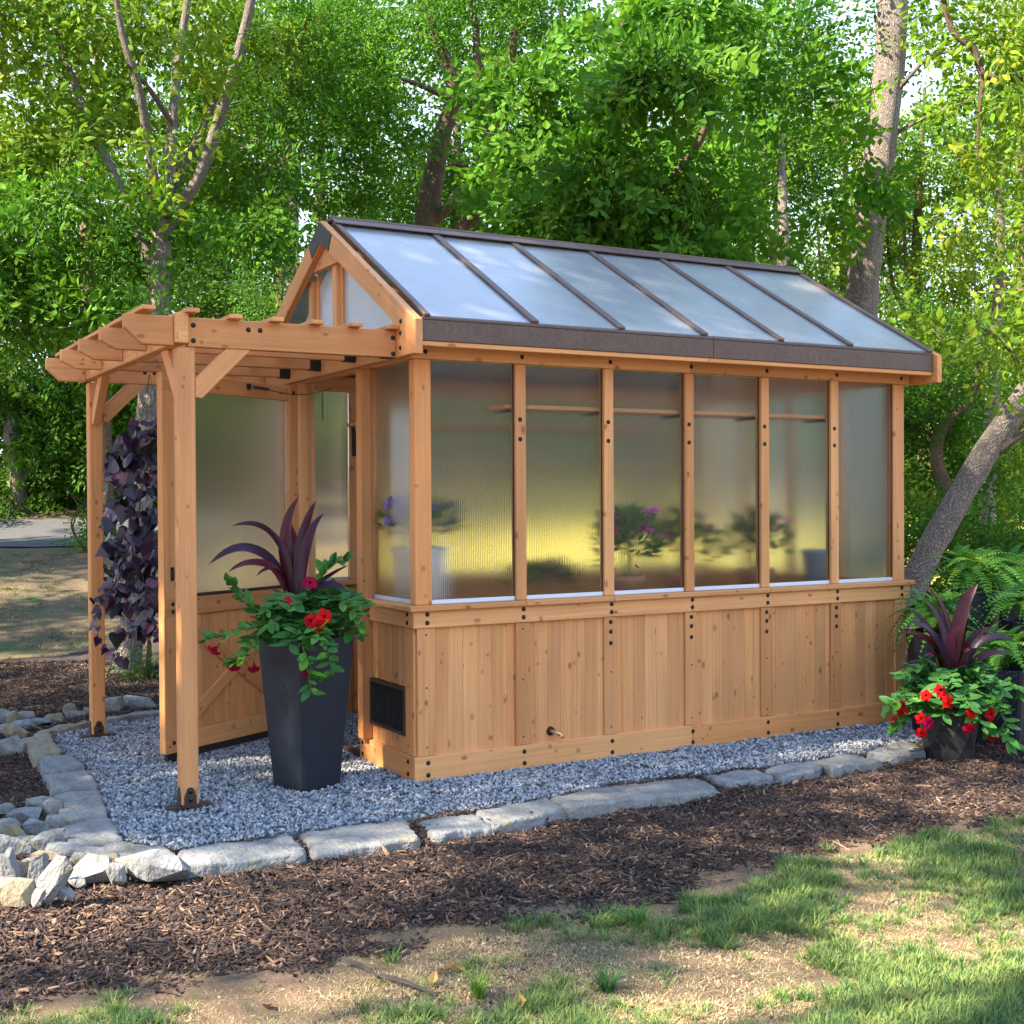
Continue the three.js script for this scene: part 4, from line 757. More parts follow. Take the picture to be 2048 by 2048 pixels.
function flowerGeo(r) { // five lobed trumpet facing +Z
  const parts = [];
  for (let k = 0; k < 5; k++) {
    const a = k * Math.PI * 2 / 5, pos = [], idx = [], n = 4;
    for (let i = 0; i <= n; i++) { const t = i / n, rad = r * (0.18 + 0.82 * t), w = r * 0.46 * Math.sin(Math.PI * (0.2 + 0.72 * t)), z = r * (0.1 - 0.35 * Math.pow(t, 2.2) + 0.12 * t); for (const e of [-1, 0, 1]) { const x = rad, y = e * w; pos.push(x * Math.cos(a) - y * Math.sin(a), x * Math.sin(a) + y * Math.cos(a), z + Math.abs(e) * 0.05 * r + e * 0.06 * r); } }
    for (let i = 0; i < n; i++) for (let j = 0; j < 2; j++) { const q = i * 3 + j; idx.push(q, q + 3, q + 1, q + 1, q + 3, q + 4); }
    const g = new THREE.BufferGeometry(); g.setAttribute('position', new THREE.Float32BufferAttribute(pos, 3)); g.setIndex(idx); g.computeVertexNormals(); parts.push(g);
  }
  const th = new THREE.LatheGeometry([[r * 0.24, r * 0.05], [r * 0.17, -r * 0.35], [r * 0.09, -r * 0.9], [r * 0.05, -r * 1.5]].map(p => new THREE.Vector2(...p)), 10); th.rotateX(Math.PI / 2); th.deleteAttribute('uv'); parts.push(th);
  return mergeGeometries(parts);
}
const flGeo = [flowerGeo(0.034), flowerGeo(0.038), flowerGeo(0.030)];
const redM = [[0.60, 0.006, 0.006], [0.48, 0.004, 0.010]].map(c => glossLeaf(c, 0.15)), magM = [[0.34, 0.004, 0.040], [0.40, 0.005, 0.028]].map(c => glossLeaf(c, 0.15));
function mandevilla(label, root, spread, nStem, flowers, d0, extra = []) {
  const t = thing('mandevilla', label, 'plant', root.toArray(), 0, 'flowering mandevillas');
  const one = (p, dir, up, g, m) => { const y = dir.clone().normalize(), z = up.clone().addScaledVector(y, -up.dot(y)).normalize(), x = y.clone().cross(z), s = rr(0.75, 1.2), M = new THREE.Matrix4().makeBasis(x, y, z).scale(V(s, s, s)).setPosition(p); if (count++ < 290) { const o = mesh('leaf', g, m, t); o.applyMatrix4(M); } else rest.push(g.clone().applyMatrix4(M)); };
  let count = 0; const rest = [];
  const stemsPts = [];
  for (let i = 0; i < nStem; i++) {
    const a = i / nStem * Math.PI * 2 + rr(-0.2, 0.2), q = rr(0.45, 1.0), hgt = rr(-0.25, 0.9);
    stemsPts.push([V(Math.cos(a) * 0.05, -0.03, Math.sin(a) * 0.05), V(Math.cos(a) * spread * 0.5 * q, spread * (0.25 + 0.45 * hgt), Math.sin(a) * spread * 0.5 * q), V(Math.cos(a) * spread * q, spread * 0.55 * hgt, Math.sin(a) * spread * q)]);
  }
  for (const e of extra) stemsPts.unshift([V(0, 0, 0), ...e.map(([u, v, dd]) => at(u, v, d0 + dd).sub(root))]);
  for (const pts of stemsPts) {
    const cv = new THREE.CatmullRomCurve3(pts); mesh('stem', new THREE.TubeGeometry(cv, 10, 0.0022, 5), stemMat, t);
    const n = Math.max(4, Math.round(cv.getLength() / 0.032));
    for (let i = 1; i <= n; i++) { const s = 0.18 + 0.82 * i / n, p = cv.getPoint(s), T = cv.getTangent(s); for (const e of [-1, 1]) { const sd = T.clone().cross(V(rr(-0.5, 0.5), 1, rr(-0.5, 0.5))).normalize().multiplyScalar(e); one(p, sd.add(T.clone().multiplyScalar(0.55)).add(V(0, rr(-0.45, 0.25), 0)), V(rr(-0.5, 0.5) - 0.3, 0.8, rr(0, 0.7)), pick(mGeo), pick(mMat)); } }
  }
  if (rest.length) mesh('foliage', mergeGeometries(rest), mMat[1], t).userData.kind = 'stuff';
  for (const [u, v, dd, kind, tx, ty] of flowers) {
    const o = mesh('flower', pick(flGeo), pick(kind === 'r' ? redM : magM), t); o.position.copy(at(u, v, d0 + dd)).sub(root);
    o.lookAt(o.getWorldPosition(V()).add(V(-F.x + tx * R.x, ty, -F.z + tx * R.z))); o.rotateZ(rr(0, 6));
  }
}
mandevilla('red mandevilla spilling over the tall planter by the door', V(P1.x, 0.70, P1.z), 0.285, 52,
  [[622, 1242, -0.23, 'r', 0.1, 0.2], [648, 1233, -0.23, 'r', 0.5, 0.25], [634, 1252, -0.24, 'r', 0.2, -0.3], [428, 1302, -0.12, 'm', -0.6, -0.9], [465, 1334, -0.14, 'm', -0.3, -1.1], [508, 1338, -0.16, 'm', 0.3, -1.1], [607, 1343, -0.25, 'm', -1.2, -0.7], [572, 1205, -0.2, 'm', 0.1, 0.6], [620, 1166, -0.05, 'm', 0.3, 0.7]], D1,
  [[[520, 1250, -0.15], [450, 1270, -0.16], [415, 1275, -0.15]], [[530, 1260, -0.16], [490, 1310, -0.17], [465, 1320, -0.16]], [[600, 1270, -0.24], [615, 1330, -0.27], [622, 1385, -0.26]], [[630, 1260, -0.24], [655, 1300, -0.26], [662, 1340, -0.25]], [[520, 1220, -0.1], [480, 1190, -0.12], [455, 1160, -0.12]], [[660, 1200, -0.12], [700, 1210, -0.14], [722, 1250, -0.13]], [[640, 1160, 0], [665, 1130, 0.02], [690, 1120, 0.02]]]);
mandevilla('red mandevilla filling the round black pot', V(P3.x, 0.27, P3.z), 0.29, 52,
  [[1852, 1391, -0.24, 'r', -0.2, 0.3], [1880, 1381, -0.24, 'r', 0.1, 0.4], [1896, 1403, -0.26, 'r', 0.4, 0.1], [1798, 1410, -0.12, 'm', -0.7, 0.1], [1806, 1425, -0.14, 'r', -0.5, 0], [1842, 1437, -0.24, 'r', -0.2, 0.1], [1856, 1446, -0.25, 'm', 0.2, 0], [1843, 1466, -0.24, 'r', -0.2, -0.4], [1943, 1424, -0.26, 'r', 0.2, 0.1], [1981, 1428, -0.2, 'r', 0.5, 0.1], [1938, 1457, -0.26, 'm', 0.1, -0.5], [2015, 1493, -0.15, 'm', 0.3, -0.9], [1990, 1474, -0.2, 'm', 0.1, -0.9], [1793, 1446, -0.1, 'm', -0.9, -0.5]], D3,
  [[[1980, 1400, -0.15], [2010, 1440, -0.18], [2018, 1490, -0.17]], [[1840, 1400, -0.16], [1800, 1400, -0.14], [1772, 1415, -0.13]], [[1940, 1400, -0.2], [1960, 1440, -0.24], [1985, 1470, -0.22]], [[1830, 1420, -0.14], [1800, 1440, -0.13], [1785, 1455, -0.12]], [[1990, 1370, -0.05], [2030, 1370, -0.06], [2050, 1395, -0.05]]]);

// ferns behind the round pot
seed(606);
function frondGeo(L, droop, lean) {
  const pos = [], n = 22, cv = new THREE.QuadraticBezierCurve3(V(0, 0, 0), V(0, L * 0.62, L * 0.22 * lean), V(0, L * (0.55 - droop), L * 0.85 * lean));
  for (let i = 2; i <= n; i++) {
    const t = i / n, p = cv.getPoint(t), T = cv.getTangent(t), w = 0.052 * Math.sin(Math.PI * Math.min(1, 0.12 + 0.9 * t)) * (1 - 0.35 * t) + 0.004, hh = L / n * 0.62;
    for (const e of [-1, 1]) { const q = [p, p.clone().addScaledVector(T, hh), p.clone().addScaledVector(T, hh * 0.9).add(V(e * w, -0.18 * w + rr(-0.004, 0.004), 0)), p.clone().addScaledVector(T, hh * 0.3).add(V(e * w * 0.75, -0.12 * w, 0))]; const tri = e > 0 ? [0, 3, 1, 3, 2, 1] : [0, 1, 3, 3, 1, 2]; for (const k of tri) pos.push(q[k].x, q[k].y, q[k].z); }
  }
  for (let i = 0; i < 8; i++) { const a = cv.getPoint(i / 8), b = cv.getPoint((i + 1) / 8), w = 0.0022; pos.push(a.x - w, a.y, a.z, a.x + w, a.y, a.z, b.x, b.y, b.z); }
  return flat(pos);
}
const frondGeos = [frondGeo(0.36, 0.15, 1), frondGeo(0.42, 0.45, 0.9), frondGeo(0.32, -0.1, 0.6), frondGeo(0.48, 0.9, 0.75), frondGeo(0.45, 0.65, 0.85)];
const fernMat = [[0.16, 0.38, 0.04], [0.10, 0.29, 0.045], [0.24, 0.44, 0.04], [0.07, 0.22, 0.045]].map(c => leafMat({ color: col(...c), transmission: 0.35 }));
function fern(label, p, n, s) {
  const t = thing('fern', label, 'fern', p.toArray(), 0, 'green ferns at the far corner');
  for (let i = 0; i < n; i++) { const o = mesh('frond', pick(frondGeos), pick(fernMat), t); o.rotation.set(rr(-0.35, 0.35), i * 2.4, rr(-0.25, 0.25)); o.rotation.order = 'YXZ'; o.scale.setScalar(s * rr(0.75, 1.15)); o.position.set(rr(-0.05, 0.05), rr(-0.03, 0.03), rr(-0.05, 0.05)); }
}
const fernPot = (label, p, r, h) => { const t = thing('plant_pot', label, 'pot', p.toArray(), 0, 'dark pots under the ferns'); mesh('body', new THREE.LatheGeometry([[0, 0], [r * 0.75, 0], [r, h], [r * 0.93, h], [r * 0.9, h - 0.03], [0, h - 0.03]].map(q => new THREE.Vector2(...q)), 20), navy, t); const rim = new THREE.TorusGeometry(r * 0.98, 0.008, 6, 24); rim.rotateX(Math.PI / 2); mesh('rim', rim, navy, t).position.y = h; };
fern('lush fern growing in the dark square planter', V(P2.x, P2.y + 0.43, P2.z), 95, 0.95);
for (const [u, d, h, s_, a, b] of [[1868, 7.0, 0.60, 0.85, 'dark pot of fern hidden at the greenhouse far corner', 'fern against the far corner post of the greenhouse'], [1945, 7.25, 0.80, 0.95, 'dark pot hidden behind the cordyline', 'tall fern standing behind the right hand cordyline'], [2062, 6.95, 0.66, 0.95, 'dark pot of fern at the right picture edge', 'yellowish fern cut by the right picture edge'], [2010, 7.5, 0.78, 1.0, 'dark pot behind the square planter', 'rearmost fern below the slim grey trunk']]) {
  const q = at(u, 1280, d); fernPot(a, V(q.x, -0.05, q.z), 0.15, h); fern(b, V(q.x, h - 0.02, q.z), 95, s_);
}

// the purple vine hanging under the pergola
seed(707);
{
  const d0 = 6.75, top = at(300, 880, d0), pot = top.clone();
  const t0 = thing('hanging_basket', 'small dark hanging basket hidden in the purple vine', 'basket', pot.toArray());
  mesh('bowl', new THREE.LatheGeometry([[0, -0.09], [0.06, -0.08], [0.095, 0], [0.088, 0], [0.06, -0.06], [0, -0.07]].map(q => new THREE.Vector2(...q)), 18), blackRough, t0);
  for (let i = 0; i < 3; i++) { const a = i * 2.1; mesh('wire', new THREE.TubeGeometry(new THREE.LineCurve3(V(Math.cos(a) * 0.09, 0, Math.sin(a) * 0.09), V(0, 1.974 - pot.y, 0)), 1, 0.0012, 4), black, t0); }
  const t = thing('purple_vine', 'dark purple heart leaved vine hanging between far post and open door', 'vine', top.toArray());
  const hs = new THREE.Shape(); hs.moveTo(0, 0); hs.bezierCurveTo(-0.02, -0.018, -0.05, -0.008, -0.046, 0.02); hs.bezierCurveTo(-0.042, 0.045, -0.015, 0.06, 0, 0.085); hs.bezierCurveTo(0.015, 0.06, 0.042, 0.045, 0.046, 0.02); hs.bezierCurveTo(0.05, -0.008, 0.02, -0.018, 0, 0);
  const heart = s => { const g = new THREE.ShapeGeometry(hs, 6); g.deleteAttribute('uv'); const p = g.attributes.position; for (let i = 0; i < p.count; i++) { const x = p.getX(i), y = p.getY(i); p.setZ(i, Math.abs(x) * s - x * x * 9 * s - Math.pow(Math.max(0, y - 0.01), 2) * 9); } g.computeVertexNormals(); g.scale(0.82, 0.82, 0.82); return g; };
  const hg = [heart(0.35), heart(0.6), heart(0.15), heart(-0.3)];
  const pm = [[0.018, 0.009, 0.026], [0.034, 0.013, 0.036], [0.010, 0.008, 0.020], [0.075, 0.024, 0.060], [0.20, 0.09, 0.13]].map(c => new THREE.MeshPhysicalMaterial({ color: col(...c), transmission: 0.12, thickness: 0, roughness: 0.36, ior: 1.45, side: THREE.DoubleSide }));
  const one = (p, s) => { const o = mesh('leaf', pick(hg), pm[Math.min(4, Math.floor(Math.pow(rnd(), 1.5) * 5))], t); o.position.copy(p).sub(top); o.rotation.set(rr(-0.9, 0.5), Math.PI - 0.5 + rr(-1.2, 1.2), Math.PI + rr(-0.9, 0.9)); o.scale.setScalar(s); };
  const wid = v => v < 900 ? 22 + (v - 830) * 0.45 : v < 1000 ? 54 : v < 1150 ? 54 : Math.max(24, 54 - (v - 1150) * 0.2);
  for (let i = 0; i < 290; i++) { const v = 838 + 440 * Math.pow(rnd(), 0.95), w = wid(v), a = rr(-1, 1), cu = v < 920 ? 296 - (v - 830) * 0.28 : v < 1160 ? 268 : 262; if (v > 1215 && rnd() < 0.5) continue; one(at(cu + a * w, v, d0 + (rr(0.1, 1) < 0.55 ? -1 : 1) * 0.13 * Math.sqrt(1 - a * a) + rr(-0.03, 0.03)), rr(0.5, 1.28)); }
  for (const st of [[[262, 1100], [225, 1170], [198, 1215], [190, 1250], [205, 1290], [225, 1305], [245, 1320]], [[262, 1120], [218, 1180], [186, 1200]], [[285, 1150], [300, 1230], [318, 1275]], [[270, 1140], [300, 1240], [296, 1265]]]) {
    const cv = new THREE.CatmullRomCurve3(st.map(([u, v]) => at(u, v, d0 - 0.18).sub(top))); mesh('stem', new THREE.TubeGeometry(cv, 16, 0.0022, 5), pm[1], t);
    const n = Math.round(cv.getLength() / 0.045); for (let i = 1; i <= n; i++) one(cv.getPoint(i / n).add(top), rr(0.55, 0.85));
  }
  for (let k = 0; k < 7; k++) { const cv = new THREE.CatmullRomCurve3([V(0, 0, 0), at(268 + rr(-30, 30), 980, d0 + rr(-0.1, 0.1)).sub(top), at(262 + rr(-40, 40), 1180, d0 + rr(-0.1, 0.1)).sub(top)]); mesh('stem', new THREE.TubeGeometry(cv, 16, 0.003, 5), pm[1], t); }
}

// ---------------------------------------------------------------- plants inside the greenhouse
seed(808);
{
  const white = new THREE.MeshStandardMaterial({ color: col(0.78, 0.76, 0.72), roughness: 0.5 }), blue = new THREE.MeshStandardMaterial({ color: col(0.16, 0.24, 0.32), roughness: 0.4 }), clay = new THREE.MeshStandardMaterial({ color: col(0.4, 0.19, 0.1), roughness: 0.8 });
  const pot = (label, x, z, r, h, m) => { const t = thing('plant_pot', label, 'pot', [x, 0.763, z], 0, 'pots on the greenhouse bench'); mesh('body', new THREE.LatheGeometry([[0, 0], [r * 0.8, 0], [r, h - 0.03], [r * 1.06, h - 0.03], [r * 1.06, h], [r * 0.92, h], [r * 0.9, h - 0.03], [0, h - 0.03]].map(q => new THREE.Vector2(...q)), 24), m, t); mesh('soil', new THREE.CylinderGeometry(r * 0.88, r * 0.88, 0.01, 20), soilMat, t).position.y = h - 0.022; };
  const bush = (label, x, y, z, rx, ry, n, tones, flower, nf, fr_) => {
    const t = thing('potted_plant', label, 'plant', [x, y, z], 0, 'plants on the greenhouse bench');
    const parts = []; for (let i = 0; i < n; i++) { const d = V(rr(-1, 1), rr(-0.3, 1), rr(-1, 1)).normalize(), k = Math.pow(rnd(), 0.4); parts.push(place(leafGeo(rr(0.05, 0.08), rr(0.03, 0.045)), V(d.x * rx * k, ry * 0.5 + d.y * ry * 0.6 * k, d.z * rx * k), d.clone().add(V(0, 0.3, 0)), V(rr(-1, 1), 1, rr(-1, 1)))); }
    mesh('foliage', mergeGeometries(parts), leafMat({ color: col(...tones), transmission: 0.3 }), t).userData.kind = 'stuff';
    const st = []; for (let i = 0; i < 5; i++) st.push(tube([V(0, -0.02, 0), V(rr(-0.03, 0.03), ry * 0.3, rr(-0.03, 0.03)), V(rr(-0.5, 0.5) * rx, ry * 0.8, rr(-0.5, 0.5) * rx)], [0.005, 0.004, 0.002], 5, 0.06, 0)); st.forEach(g => mesh('stem', g, stemMat, t));
    for (let i = 0; i < nf; i++) { const a = rr(-1.4, 1.4), q = rr(0.75, 1.05), p = V(Math.sin(a) * rx * q, ry * rr(0.55, 1.12), Math.abs(Math.cos(a)) * rx * q * 0.9); const petals = []; for (let k = 0; k < 9; k++) { const d = V(rr(-1, 1), rr(-0.5, 1), rr(-0.2, 1)).normalize(); petals.push(place(leafGeo(fr_, fr_ * 0.8, 0.1), d.clone().multiplyScalar(fr_ * 0.5), d, V(rr(-1, 1), rr(-1, 1), rr(-1, 1)))); } mesh('flower', mergeGeometries(petals), flower, t).position.copy(p); }
  };
  const violet = leafMat({ color: col(0.30, 0.20, 0.62), transmission: 0.3 }), pink = leafMat({ color: col(0.72, 0.10, 0.50), transmission: 0.3 });
  pot('white pot behind the first pane', 0.22, -0.36, 0.115, 0.30, white); bush('violet flowered plant in the white pot behind the first pane', 0.22, 1.04, -0.40, 0.2, 0.24, 170, [0.10, 0.2, 0.04], violet, 12, 0.028);
  pot('clay pot behind the third pane', 1.30, -0.22, 0.11, 0.13, clay); bush('pink flowered plant close behind the third pane', 1.30, 0.88, -0.20, 0.155, 0.34, 260, [0.07, 0.2, 0.04], pink, 13, 0.03);
  pot('clay pot behind the fourth pane', 1.90, -0.52, 0.11, 0.12, clay); bush('leafy green plant behind the fourth pane', 1.90, 0.87, -0.52, 0.2, 0.30, 200, [0.06, 0.16, 0.04], pink, 4, 0.022);
  pot('clay pot behind the fifth pane', 2.45, -0.52, 0.11, 0.12, clay); bush('leafy green plant behind the fifth pane', 2.45, 0.87, -0.52, 0.2, 0.30, 200, [0.07, 0.15, 0.03], pink, 4, 0.022);
  pot('blue grey pot behind the last pane', 2.86, -0.42, 0.10, 0.22, blue);
  bush('trailing green plant on the bench behind the second pane', 0.96, 0.80, -0.50, 0.17, 0.14, 120, [0.06, 0.15, 0.03], pink, 3, 0.03);
}

// ---------------------------------------------------------------- trees
seed(909);
const SPRAYS = {
  elm: spray(15, 0.40, 0.074, 0.038, { oval: 0.45 }), small: spray(18, 0.42, 0.058, 0.032), broad: spray(17, 0.44, 0.080, 0.050, { oval: 0.36 }), tiny: spray(20, 0.36, 0.045, 0.026), far: spray(20, 0.60, 0.090, 0.055), shade: spray(12, 0.55, 0.125, 0.08),
};
const TONE = { // linear leaf colours of the kinds of tree, mixed per twig
  elm: [[0.130, 0.250, 0.011], [0.090, 0.205, 0.011], [0.185, 0.285, 0.013], [0.24, 0.28, 0.017]],
  linden: [[0.072, 0.205, 0.010], [0.105, 0.245, 0.010], [0.050, 0.160, 0.012], [0.14, 0.265, 0.011]],
  maple: [[0.060, 0.170, 0.010], [0.090, 0.215, 0.010], [0.044, 0.135, 0.011], [0.125, 0.235, 0.011]],
};
const qA = new THREE.Quaternion(), mA = new THREE.Matrix4(), cA = new THREE.Color();
function crown(parent, kind, tone, clumps, droop = 0.25) { // clumps: [centre, rx, ry, rz, twigs]
  const total = clumps.reduce((a, c) => a + c[4], 0), im = new THREE.InstancedMesh(SPRAYS[kind], treeLeaf, total); im.name = 'crown'; im.userData.kind = 'stuff'; parent.add(im);
  let k = 0; const pal = TONE[tone];
  for (const [c, rx, ry, rz, n] of clumps) {
    const sub = []; const ns = Math.max(3, Math.round(n / 26)); for (let i = 0; i < ns; i++) { const d = V(rr(-1, 1), rr(-1, 1), rr(-1, 1)); if (d.length() > 1) d.normalize().multiplyScalar(rr(0.6, 1)); sub.push([d, rr(0.22, 0.42), rr(0.85, 1.12)]); }
    for (let i = 0; i < n; i++) {
      const [o, r, br] = sub[i % ns], d = V(rr(-1, 1), rr(-1, 1), rr(-1, 1)).normalize(), q = r * Math.cbrt(rnd());
      const p = V(c.x + rx * (o.x + d.x * q), c.y + ry * (o.y + d.y * q * 0.75), c.z + rz * (o.z + d.z * q));
      const dir = V(d.x + o.x * 0.5 + rr(-0.5, 0.5), d.y * 0.6 - droop + rr(-0.4, 0.4), d.z + o.z * 0.5 + rr(-0.5, 0.5)).normalize();
      qA.setFromUnitVectors(Y, dir).multiply(new THREE.Quaternion().setFromAxisAngle(Y, rr(0, 6.283)));
      const s = rr(0.75, 1.25); im.setMatrixAt(k, mA.compose(p.sub(parent.position), qA, V(s, s, s)));
      const a = pal[Math.floor(rnd() * pal.length)], b = pal[0], t = rnd(), f = br * rr(0.85, 1.15);
      im.setColorAt(k, cA.setRGB((a[0] + (b[0] - a[0]) * t) * f, (a[1] + (b[1] - a[1]) * t) * f, (a[2] + (b[2] - a[2]) * t) * f)); k++;
    }
  }
  return im;
}
const PX = (d) => d / FOC;
function limb(t, name, list, radii, mat) { mesh(name, tube(list.map(p => p.clone().sub(t.position)), radii, name === 'trunk' ? 16 : 9, 0.1, 0.07), mat, t); }
const path = (d, ...l) => l.map(([u, v, e = 0]) => at(u, v, d + e));
const blob = (u, v, d, rpx, rpy, n, rd = 0.6) => { const c = at(u, v, d); return [c, rpx * PX(d), rpy * PX(d), rd, n]; };
function plant(name, label, base, group, cat = 'tree') { return thing(name, label, cat, [base.x, terrain(base.x, base.z) - 0.03, base.z], 0, group); }

{ // T1: the forked tree behind the pergola
  const d = 9.6, b = at(255, 1362, d), t = plant('forked_tree', 'forked grey tree behind the pergola with the purple vine before it', b);
  limb(t, 'trunk', path(d, [250, 1372], [258, 1300], [270, 1180], [288, 920], [300, 770], [316, 620], [322, 520], [320, 440]), [0.125, 0.098, 0.088, 0.082, 0.08, 0.09, 0.085, 0.06], barkGrey);
  limb(t, 'limb', path(d, [322, 490], [346, 430, 0.05], [395, 360, 0.05], [432, 255, 0], [465, 150, -0.1], [505, -10, -0.2], [520, -120, -0.2]), [0.0528, 0.0496, 0.0464, 0.044, 0.04, 0.0336, 0.024], barkGrey);
  limb(t, 'limb', path(d, [318, 470], [311, 380, -0.1], [296, 280, -0.2], [280, 190, -0.3], [243, 60, -0.4], [225, -60, -0.5]), [0.044, 0.04, 0.036, 0.0336, 0.024, 0.016], barkGrey);
  limb(t, 'limb', path(d, [324, 470], [336, 380, 0.1], [345, 250, 0.2], [357, 120, 0.25], [382, -40, 0.3]), [0.052, 0.048, 0.04, 0.036, 0.024], barkGrey);
  limb(t, 'limb', path(d, [304, 540], [264, 425, 0.1], [222, 340, 0.2], [176, 240, 0.3], [132, 120, 0.4], [104, 40, 0.4]), [0.044, 0.04, 0.0368, 0.0336, 0.024, 0.016], barkGrey);
  limb(t, 'limb', path(d, [330, 440], [362, 340, 0.3], [395, 280, 0.5], [430, 200, 0.8]), [0.04, 0.036, 0.028, 0.016], barkBrown);
  limb(t, 'limb', path(d, [345, 250], [300, 180, -0.2], [255, 130, -0.4]), [0.024, 0.02, 0.012], barkGrey);
  crown(t, 'elm', 'elm', [blob(50, 60, 9.6, 120, 110, 186), blob(190, 20, 10.3, 110, 80, 140), blob(350, 10, 10.6, 120, 80, 124), blob(490, 60, 10.6, 90, 110, 93), blob(90, 220, 10.2, 110, 90, 155), blob(240, 230, 11.2, 70, 70, 62), blob(30, 330, 10.2, 110, 90, 140), blob(330, 300, 9.0, 60, 50, 11, 0.3), blob(300, 110, 9.0, 90, 50, 14, 0.3), blob(180, 330, 9.1, 60, 60, 12, 0.3), blob(420, 130, 9.1, 70, 60, 22, 0.3), blob(440, 260, 10.9, 60, 90, 56)]);
  const c2 = crown(t, 'elm', 'linden', [blob(130, 460, 9.5, 150, 60, 170), blob(30, 540, 9.8, 110, 90, 155), blob(230, 560, 9.3, 110, 50, 22), blob(430, 470, 9.6, 80, 50, 34), blob(340, 625, 8.9, 80, 26, 12, 0.3), blob(110, 640, 10, 140, 60, 124), blob(500, 380, 10.6, 90, 80, 78)]);
}
{ // T3: the tree behind the roof ridge
  const d = 11.8, t = plant('leaning_tree', 'dark trunked leaning tree behind the left end of the ridge', at(850, 1150, d));
  limb(t, 'trunk', path(d, [836, 1180], [842, 800], [850, 460], [868, 350], [884, 270], [905, 200], [900, 140], [870, 70], [838, -40]), [0.17, 0.13, 0.11, 0.10, 0.085, 0.075, 0.06, 0.05, 0.03], barkBrown);
  limb(t, 'limb', path(d, [844, 560], [915, 480, -0.2], [948, 430, -0.3], [955, 360, -0.3], [968, 290, -0.3], [990, 235, -0.3], [1012, 190, -0.3], [1030, 60, -0.4]), [0.085, 0.085, 0.085, 0.075, 0.065, 0.06, 0.05, 0.03], barkBrown);
  limb(t, 'limb', path(d, [872, 440], [918, 390, -0.1], [970, 345, -0.2], [1040, 315, -0.3], [1075, 295, -0.3]), [0.055, 0.055, 0.05, 0.04, 0.02], barkBrown);
  limb(t, 'limb', path(d, [982, 250, -0.3], [955, 215, -0.4], [905, 200, -0.5], [845, 172, -0.6], [780, 150, -0.7]), [0.04, 0.036, 0.032, 0.025, 0.012], barkBrown);
  limb(t, 'limb', path(d, [985, 235, -0.3], [958, 150, -0.4], [952, 60, -0.4], [940, -40, -0.4]), [0.045, 0.04, 0.03, 0.02], barkBrown);
  limb(t, 'limb', path(d, [962, 345, -0.2], [905, 330, -0.4], [850, 360, -0.5]), [0.02, 0.015, 0.008], barkBrown);
  crown(t, 'small', 'linden', [blob(620, 120, 11.2, 140, 130, 190), blob(760, 60, 11.2, 120, 100, 150), blob(690, 260, 11.2, 110, 100, 150), blob(880, 0, 11.4, 130, 60, 90), blob(600, 330, 11.4, 90, 90, 100), blob(1060, 60, 11.8, 90, 110, 110), blob(750, 380, 11.6, 60, 50, 60), blob(1090, 230, 12.6, 80, 90, 70), blob(560, 470, 12, 80, 80, 80)]);
}
{ // T4: the broad leaved tree right of the ridge
  const d = 10.2, t = plant('broadleaf_tree', 'broad leaved bright green tree behind the middle of the roof', at(1280, 1150, d));
  limb(t, 'trunk', path(d, [1285, 1180], [1280, 800], [1270, 520], [1255, 330], [1240, 160], [1250, 0]), [0.16, 0.12, 0.10, 0.07, 0.045, 0.02], barkBrown);
  limb(t, 'limb', path(d, [1268, 500], [1330, 380, -0.3], [1400, 280, -0.5], [1430, 170, -0.6]), [0.05, 0.04, 0.03, 0.015], barkBrown);
  limb(t, 'limb', path(d, [1262, 420], [1200, 340, -0.3], [1120, 300, -0.5]), [0.045, 0.035, 0.015], barkBrown);
  crown(t, 'broad', 'linden', [blob(1160, 330, 9.7, 130, 120, 120, 0.8), blob(1290, 250, 9.5, 120, 130, 130, 0.8), blob(1230, 450, 9.7, 150, 60, 90, 0.8), blob(1400, 330, 9.9, 100, 120, 90, 0.9), blob(1190, 140, 10, 120, 100, 70, 0.9), blob(1350, 100, 10, 120, 100, 70, 0.9), blob(1090, 450, 10, 80, 50, 40), blob(1450, 470, 10, 90, 60, 56), blob(1330, 510, 9.8, 90, 30, 30), blob(1510, 230, 10.8, 100, 150, 70, 1), blob(1470, 60, 10.6, 100, 80, 50, 1), blob(1050, 150, 10.6, 80, 110, 56, 1), blob(1050, 350, 10.4, 80, 80, 44, 1), blob(1280, 0, 10.4, 180, 60, 60, 1), blob(1560, 420, 11, 90, 90, 56, 1)], 0.45);
}
{ // T5: the tall straight trunk behind the roof's right end
  const d = 11, t = plant('tall_tree', 'tall grey barked trunk rising behind the right end of the roof', at(1712, 1150, d));
  limb(t, 'trunk', path(d, [1708, 1180], [1714, 900], [1722, 640], [1730, 520], [1750, 380], [1767, 250], [1781, 100], [1786, -60], [1792, -300], [1798, -700]), [0.19, 0.15, 0.138, 0.135, 0.132, 0.13, 0.13, 0.128, 0.12, 0.08], barkGrey);
  limb(t, 'limb', path(d, [1788, 190], [1822, 150, -0.2], [1862, 112, -0.3], [1950, 95, -0.5], [2010, 80, -0.6]), [0.022, 0.018, 0.016, 0.012, 0.006], barkGrey);
  limb(t, 'limb', path(d, [1790, 268], [1850, 235, -0.1], [1900, 215, -0.2], [1965, 190, -0.3]), [0.02, 0.018, 0.014, 0.006], barkGrey);
  limb(t, 'limb', path(d, [1760, 290], [1700, 250, 0.2], [1640, 160, 0.3]), [0.02, 0.015, 0.006], barkGrey);
  crown(t, 'small', 'maple', [blob(1650, 170, 11.4, 70, 60, 34), blob(1700, 60, 11.6, 60, 50, 22), blob(1850, 60, 11.2, 60, 60, 36), blob(1870, 240, 11.0, 70, 50, 30), blob(1640, -60, 11.3, 120, 60, 60), blob(1900, -70, 11.3, 130, 60, 80), blob(1690, 260, 11.8, 60, 60, 40)]);
}
